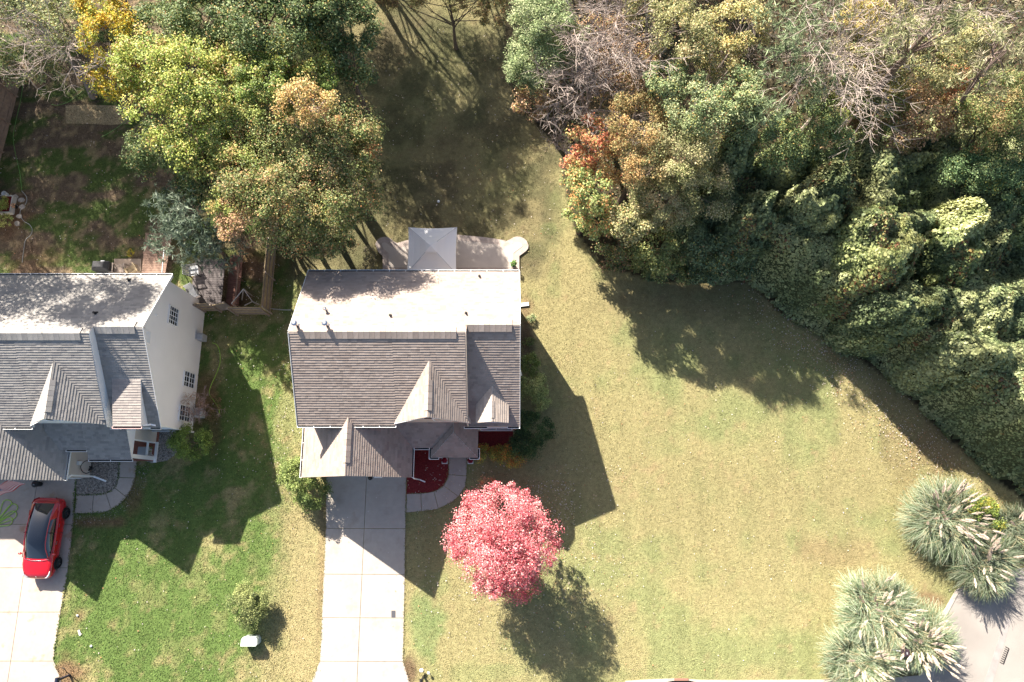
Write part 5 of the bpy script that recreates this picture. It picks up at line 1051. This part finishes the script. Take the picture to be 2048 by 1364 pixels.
# ---- fences
def fence(label,p,q,h=1.75,m=None,rails=-1,posts=2.4):
    p=Vector((*p,0));q=Vector((*q,0));d=(q-p);L=d.length;d.normalize();nn=Vector((-d.y,d.x,0))
    t=thing('wooden_fence',label,'fence',(p.x,p.y,0),group='wooden fences'); b=MB();n=int(L/.145)
    for i in range(n):
        a=p+d*(i*L/n+.006);c=p+d*((i+1)*L/n-.006); hh=h+rnd.uniform(-.015,.015); k=rnd.uniform(.82,1.12)
        b.bar(Vector((a.x,a.y,hh/2)),Vector((c.x,c.y,hh/2)),.02,hh,c=(k,k,k))
    b.build('boards',m or M_WOOD,t)
    for z in(.35,h*.55,h-.2): b=MB();b.bar(p+nn*rails*.04+Vector((0,0,z)),q+nn*rails*.04+Vector((0,0,z)),.045,.09);b.build('rail',M_WOOD2 if m is None else m,t)
    k=int(L/posts)+1
    for i in range(k+1):
        a=p+d*(L*i/k)+nn*rails*.09; b=MB();b.bar(a,a+Vector((0,0,h+.05)),.09);b.build('post',M_WOOD2 if m is None else m,t)
    return t
fence('short light wood fence joining the white gable wall',(-19.98,11.86),(-18.95,11.86))
fence('light wood fence facing the side lawn',(-17.85,11.64),(-15.8,11.62))
fence('grey wood fence running back under the olive oak',(-15.75,11.66),(-15.72,18.5))
a=G(47,140);c=G(-40,480); fence('long reddish plank fence down the left edge of the yard',a[:2],c[:2],1.8,m=M_FENCER,rails=1)
t=thing('gate','narrow wooden gate standing open beside the short fence','gate',(-18.9,11.85,0));b=MB();b.bar((-18.92,11.86,.85),(-18.15,12.0,.85),.04,1.5);b.build('panel',M_WOOD2,t);b=MB();b.bar((-18.92,11.8,1.55),(-18.15,11.95,1.55),.05,.08);b.build('brace',M_WOOD,t)
# A-frame trellis behind the fence
c0=G(487,600);t=thing('timber_trellis','small pale A shaped timber trellis behind the light fence','trellis',(c0[0],c0[1],0));b=MB()
P=[Vector(G(463,607,1.0)),Vector(G(487,578,1.5)),Vector(G(497,592,1.2)),Vector(G(484,600,.2)),Vector(G(505,603,.9)),Vector(G(519,609,.7)),Vector(G(489,611,.6))]
for i,j in((0,1),(1,2),(1,3),(4,5),(4,6),(2,4)): b.bar(P[i],P[j],.05)
for i in(0,1,4): b.bar(P[i],(P[i].x,P[i].y,0),.05)
b.build('bars',mat('pale_wood',(.5,.46,.42),.8,.2),t)
# ---- deck of the neighbouring house
def boards(b,poly,z,w=.14,ax='y',th=.04,mi=0):
    xs=[p[0] for p in poly];ys=[p[1] for p in poly]; lo,hi=(min(ys),max(ys)) if ax=='y' else (min(xs),max(xs)); v=lo
    while v<hi:
        c=clip(clip(poly,*( (0,1) if ax=='y' else (1,0)),v+w-.014),*((0,-1) if ax=='y' else (-1,0)),-v)
        if len(c)>=3: k=rnd.uniform(.8,1.15);b.prism(c,z-th,z,mi,(k,k,k))
        v+=w
x0,y0,_=G(300,510,.6);t=thing('deck','brown slatted deck behind the white sided house','deck',(x0,y0,0));b=MB()
boards(b,[G(291,466,.7)[:2],G(345,466,.7)[:2],G(330,548,.7)[:2],G(318,556,.7)[:2],G(282,556,.7)[:2]],.7,.17); b.build('deck_boards',M_DECK,t)
b=MB()
for (u,v) in ((292,467),(287,505),(283,552),(328,505)): p=G(u,v,.66); b.bar((p[0],p[1],0),(p[0],p[1],.66),.1)
b.build('deck_post',M_DECK,t); b=MB();b.bar(G(328,500,1.6),G(324,545,1.6),.05,.05)
for (u,v) in ((328,500),(324,545)): p=G(u,v,1.6); b.bar((p[0],p[1],.7),(p[0],p[1],1.6),.05)
b.build('railing',M_GREY,t)
x0,y0,_=G(365,570,.9);t=thing('deck','dark shaded upper deck beside the gable wall','deck',(x0,y0,0));b=MB()
boards(b,[(-20.0,11.9),(-18.62,11.9),(-18.62,15.1),(-20.6,15.1),(-20.6,12.9)],.95,.15);b.build('deck_boards',M_DECKB,t);b=MB()
for q in((-18.7,12.0),(-18.7,15.0),(-20.5,15.0)): b.bar((*q,0),(*q,.9),.1)
b.build('deck_post',M_DECKB,t)
x0,y0,_=G(400,580,.3);t=thing('walkway_deck','low reddish brown boardwalk with edge rail under the cedar','deck',(x0,y0,0));b=MB()
boards(b,[(-18.58,12.1),(-17.75,12.1),(-17.75,15.6),(-18.58,15.6)],.35,.14);b.build('deck_boards',mat('reddish_deck',(.15,.075,.06),.8,.2,noise=[(5,4,.8,1.2)]),t);b=MB();b.bar((-17.72,12.1,.95),(-17.72,15.8,.95),.07)
for yy in(12.1,13.9,15.7): b.bar((-17.72,yy,0),(-17.72,yy,.93),.07)
b.build('railing',M_DECK,t)
def chair(label,u,v,z,rz,m,cm=None,w=.3):
    c=G(u,v,z);t=thing('garden_chair',label,'chair',(c[0],c[1],z),rz,group='garden chairs behind the left house')
    b=MB()
    for k in range(6): b.box(-w,w,-.28+k*.1,-.2+k*.1,.36,.39)
    b.build('seat',cm or m,t,local=True);b=MB()
    for k in range(6): b.bar((-w+.05+k*(2*w-.1)/5,.3,.4),(-w+.05+k*(2*w-.1)/5,.48,.95),.07,.02)
    b.build('backrest',cm or m,t,local=True)
    for sx in(-1,1):
        for yy in(-.25,.28):
            b=MB();b.bar((sx*w,yy,0),(sx*w,yy,.58 if yy<0 else .62),.05);b.build('leg',m,t,local=True)
        b=MB();b.box(sx*w-.05,sx*w+.05,-.3,.38,.6,.63);b.build('armrest',m,t,local=True)
p=[G(229,518),G(283,518),G(283,556),G(229,556)];b=MB();b.prism([q[:2] for q in p],-.03,.05);o=b.build('patio',mat('tan_concrete',(.42,.32,.25),.85,.2,noise=[(3,4,.9,1.08)]));tag(o,'small tan concrete patio behind the left house','patio',kind='structure')
chair('slatted wooden chair on the tan patio, left one',246,540,.05,R(180),M_WOOD2,w=.36)
chair('tilted wooden chair on the tan patio, right one',270,543,.05,R(215),M_WOOD)
chair('cushioned dark lounge chair on the upper deck by the boardwalk',393,545,.95,R(100),M_BLACK,M_GREY,.34)
chair('dark chair with pale cushion at the gable end of the upper deck',393,590,.95,R(30),M_BLACK,M_GREY,.26)
x,y,_=G(207,535,.5);t=thing('covered_grill','dark covered barbecue grill behind the left house','grill',(x,y,0));b=MB();b.add([(x-.5,y-.3,0),(x+.5,y-.3,0),(x+.5,y+.3,0),(x-.5,y+.3,0),(x-.55,y-.32,.85),(x+.55,y-.32,.85),(x+.55,y+.32,.85),(x-.55,y+.32,.85),(x-.32,y-.2,1.15),(x+.32,y-.2,1.15),(x+.32,y+.2,1.15),(x-.32,y+.2,1.15)],[(0,1,5,4),(1,2,6,5),(2,3,7,6),(3,0,4,7),(4,5,9,8),(5,6,10,9),(6,7,11,10),(7,4,8,11),(8,9,10,11)]);o=b.build('cover',mat('grill_cover',(.035,.035,.04),.7,.3),t);bevel(o,.05,3);b=MB();b.box(x+.1,x+.35,y+.22,y+.3,1.0,1.05);b.build('handle',M_GREY,t)
# ---- left yard bits
x,y,_=G(8,420,.4);t=thing('raised_planter','pale framed raised planter with yellow green plants','planter',(x,y,0));a=G(25,391,.4);c=G(20,424,.4)
b=MB()
for yy in(a[1],c[1]): b.bar((a[0]-1.6,yy,.2),(a[0],yy,.2),.07,.4)
b.bar((a[0],a[1],.2),(a[0],c[1],.2),.07,.4); b.bar((a[0]-1.6,a[1],.2),(a[0]-1.6,c[1],.2),.07,.4); b.prism([(a[0]-1.55,a[1]),(a[0]-.05,a[1]),(a[0]-.05,c[1]),(a[0]-1.55,c[1])],.02,.32,1); b.build('frame',[mat('pale_wood'),M_MULCH],t)
crown(t,[(a[0]-.55,.5*(a[1]+c[1]),.5,.5,.45,.3,None)],[((.28,.3,.1),2),((.2,.26,.08),2)],.08,3,1.6,name='plants')
tree('shrub','pale yellow green shrub spilling below the raised planter','shrub',[B(8,440,.5,20,14,.3)],[((.34,.34,.14),2),((.2,.24,.09),2)],.08,2.6,1.6,r=.02,limbs=4)
b=MB();x,y,_=G(10,388,.2);b.lathe(x,y,[(.13,.0),(.16,.3),(.17,.32),(.15,.32),(.12,.1)],14);o=b.build('bucket',M_WHITE);tag(o,'white bucket beside the raised planter','bucket')
x,y,_=G(29,412,.2);t=thing('plant_pot','small pot of pale pink flowers by the stepping stones','plant pot',(x,y,0));b=MB();b.lathe(x,y,[(.1,0),(.15,.25),(.13,.25)],12);b.build('pot',M_BLACK,t);crown(t,[(x,y,.32,.16,.16,.1,None)],[((.65,.42,.34),2),((.5,.25,.18),1)],.06,3,1.2,name='flowers')
for i,(u,v,lb) in enumerate(((31,394,'tan stepping stone beside the white bucket'),(43,400,'grey stepping stone under the hose bend'),(45,414,'grey stepping stone next to the pink flower pot'),(39,433,'flat stepping stone between hose and planter'),(35,447,'lowest grey stepping stone of the short trail'))):
    x,y,_=G(u,v);b=MB();n=8;b.prism([(x+.22*(1+.2*rnd.uniform(-1,1))*math.cos(2*math.pi*k/n),y+.18*(1+.2*rnd.uniform(-1,1))*math.sin(2*math.pi*k/n)) for k in range(n)],-.02,.05);o=b.build('stepping_stone',M_STONE);bevel(o,.012);tag(o,lb,'stepping stone','stepping stones by the planter')
b=MB();b.prism(PX([(131,211),(175,210),(220,211),(262,212),(262,248),(220,250),(180,248),(133,247)]),0,.025);o=b.build('straw_mat',M_STRAW);tag(o,'rectangular pale straw mat on the shaded yard','mat')
# ---- things by the left house
x,y,_=G(73,968,.4);t=thing('round_bin','round black lidded bin in front of the left garage','bin',(x,y,0));b=MB();b.lathe(x,y,[(.14,.035),(.18,.5),(.19,.52)],18);b.build('body',M_BLACK,t,smooth=True);b=MB();b.lathe(x,y,[(.205,.52),(.205,.56),(.14,.62),(.03,.64)],18);l=b.build('lid',M_BLACK,t);b=MB();b.bar((x-.05,y-.04,.645),(x+.05,y-.06,.645),.03,.02);b.build('handle',M_GREY,l)
x,y,_=G(404,677,.3);t=thing('utility_box','grey utility box mounted low on the white gable wall','utility box',(-19.8,y,0));b=MB();b.box(-20.0,-19.6,y-.22,y+.2,.25,.95);o=b.build('housing',M_GREY,t);bevel(o,.03);b=MB();b.lathe(-19.72,y+.05,[(.09,.95),(.09,1.02),(.05,1.05)],12);b.build('meter',M_GREY,t);b=MB();b.box(-20.0,-19.9,y-.1,y+.1,0,.25);b.build('conduit',M_BLACK,t)
x,y,_=G(400,826,.3);t=thing('air_conditioner','white speckled air conditioning box among brown twigs','air conditioner',(x,y,0));b=MB();b.box(x-.22,x+.22,y-.3,y+.3,0,.6);o=b.build('housing',mat('pale_metal',(.55,.54,.52),.6,.3,noise=[(14,3,.6,1.2)]),t);bevel(o,.03);b=MB();b.lathe(x,y,[(.17,.6),(.17,.63),(.04,.64)],16);b.build('fan_grille',M_GREY,t)
x,y,_=G(281,897,.4);t=thing('storage_box','grey lidded storage box on the neighbouring porch','storage box',(x,y,0));b=MB();b.box(-22.95,-22.35,2.5,3.0,.16,.62);b.build('body',M_GREY,t);b=MB();b.box(-22.98,-22.32,2.47,3.03,.62,.68);o=b.build('lid',M_GREY,t);bevel(o,.02)
t=thing('splash_block','white drain trough beside the neighbouring porch','splash block',(*G(301,913)[:2],0));b=MB();p=Vector(G(293,907,.1));q=Vector(G(309,917,.06));b.bar(p,q,.26,.06);d=(q-p).normalized();s=Vector((-d.y,d.x,0))
for k in(-1,1): b.bar(p+s*k*.12+Vector((0,0,.05)),q+s*k*.12+Vector((0,0,.05)),.03,.08)
b.build('trough',M_WHITE,t)
x,y,_=G(176,937,.15);t=thing('cable_reel','black coiled cable pile at the wall charger','cable',(x,y,0));b=MB();b.tube([(x+.2*math.cos(a)*(1+.1*math.sin(3*a)),y+.13*math.sin(a),.08+.006*a) for a in np.linspace(0,25,90)],.03,6);b.build('coil',M_BLACK,t,smooth=True)
# ---- lawn furniture
x,y,_=G(498,1284,.7);t=thing('utility_pedestal','pale green utility pedestal below the clipped bush','utility box',(x,y,0));b=MB();P=[(-.45,-.22),(.38,-.22),(.46,-.1),(.44,.14),(.34,.26),(-.34,.26),(-.44,.14)];b.prism([(x+a,y+c) for a,c in P],0,.62);o=b.build('body',M_PEDE,t);b=MB();b.prism([(x+a*1.05,y+c*1.05) for a,c in P],.62,.72);o=b.build('lid',M_PEDE,t);bevel(o,.03)
b=MB();p=PX([(783,1221),(791,1221),(791,1234),(783,1234)]);b.prism(p,.036,.05);o=b.build('utility_cover',mat('dark_lid',(.07,.07,.08),.6,.3));tag(o,'small dark rectangular lid set in the main driveway','cover plate')
b=MB();x,y,_=G(877,403);b.lathe(x,y,[(.09,0),(.09,.05),(.05,.08)],14);o=b.build('ground_cap',M_WHITE);tag(o,'small white round cap in the shaded back lawn','cap')
def mailbox(label,u,v,m,w,l,zt,dirn=(0,-1),u2=None):
    x,y,_=G(u,v);t=thing('mailbox',label,'mailbox',(x,y,0));b=MB();b.box(x-.05,x+.05,y-.05,y+.05,0,zt);b.build('post',m,t)
    b=MB();b.box(x-w/2,x+w/2,y-l,y+.12,zt,zt+.16);b.tube([(x,y+.12,zt+.15),(x,y-l,zt+.15)],w/2,14);b.build('box',m,t);b=MB();b.bar((x-.02,y,zt-.35),(x+.0,y-.4,zt-.02),.03);b.build('bracket',M_BLACK,t);b=MB();b.box(x+w/2,x+w/2+.015,y-.25,y-.2,zt+.1,zt+.32);b.build('flag_arm',M_RED,t);return t
mailbox('dark mailbox on a post where the left driveway meets the street',140,1350,mat('navy_metal',(.02,.025,.05),.4,.4),.2,.42,1.05)
mailbox('black mailbox post where the empty driveway meets the street',848,1352,M_BLACK,.17,.4,1.1)
def pathlight(label,u,v,r):
    x,y,_=G(u,v,.3);t=thing('path_light',label,'path light',(x,y,0),group='small path lights by the mailbox');b=MB();b.bar((x,y,0),(x,y,.28),.025);b.build('stake',M_BLACK,t);b=MB();b.lathe(x,y,[(.03,.2),(r*.8,.26),(r,.3),(r*.6,.34),(.01,.35)],14);b.build('cap',M_WHITE,t)
pathlight('larger white path light left of the black mailbox post',843,1341,.11); pathlight('smaller pale path light right of the black mailbox post',857,1346,.08)
x,y,_=G(125,1340);t=thing('shepherd_hook','black curved garden hook in the straw grass by the left driveway','garden hook',(x,y,0));b=MB();b.tube([Vector(G(133,1344)),Vector(G(131,1341,.5)),Vector(G(128,1337,.8)),Vector(G(124,1335,.8))],.022,6);b.build('hook',M_BLACK,t)
x,y,_=G(1808,1304,1.5);t=thing('bird_house','black square mailbox top rising out of the pampas grass','mailbox',(x,y,0));b=MB();b.box(x-.05,x+.05,y-.05,y+.05,0,1.35);b.build('post',M_GREY,t);b=MB();b.box(x-.19,x+.19,y-.19,y+.19,1.35,1.75);o=b.build('box',mat('dark_brown_metal',(.045,.03,.035),.4,.4),t);bevel(o,.02);b=MB();b.box(x+.0,x+.06,y-.08,y+.04,1.75,1.765);b.build('plate',M_GREY,t);b=MB();b.bar((x-.19,y+.05,1.5),(x-.7,y+.12,1.45),.06);b.build('arm',M_GREY,t)
for (u,v,lb,sx,sy) in ((156,1231,'small white stone on the left lawn near the driveway',.06,.05),(183,1292,'white golf ball sized stone on the left lawn',.07,.07)):
    x,y,_=G(u,v);b=MB();b.lathe(x,y,[(sx*.6,.0),(sx,.04),(sx*.7,.08),(.01,.1)],9);o=b.build('stone',M_WHITE);tag(o,lb,'stone','white stones on the left lawn')
x,y,_=G(160,1265);b=MB();b.bar((x-.07,y+.14,.05),(x+.07,y-.14,.06),.1,.03);o=b.build('paper_roll',M_WHITE);tag(o,'white folded paper lying on the left lawn','paper')
# storm drain inlet in the kerb
t=thing('storm_drain','dark storm drain mouth with rusty lid in the kerb','storm drain',(*G(1362,1361)[:2],0));b=MB();b.prism(PX([(1328,1364.5),(1345,1361),(1362,1360.2),(1380,1361),(1395,1364.5),(1395,1376),(1328,1376)]),.05,.066);b.build('mouth',mat('drain_dark',(.01,.01,.012),.9,.1),t);b=MB();b.prism(PX([(1348,1356),(1376,1356),(1376,1360.6),(1348,1360.6)]),.05,.1);b.build('lid',mat('rusty_iron',(.25,.13,.1),.8,.2),t)
# drain grate on the road: a frame with bars
t=thing('drain_grate','thin dark road grate beside the pale gutter strip','grate',(*G(2010,1308)[:2],.03));b=MB();p=Vector(G(2018,1297,.04));q=Vector(G(2007,1328,.04));s=(q-p).normalized();nrm=Vector((-s.y,s.x,0))
b.bar(p,q,.035,.02)
for k in range(9): a=p.lerp(q,k/8); b.bar(a,a-nrm*.22,.025,.02)
b.build('bars',M_BLACK,t)
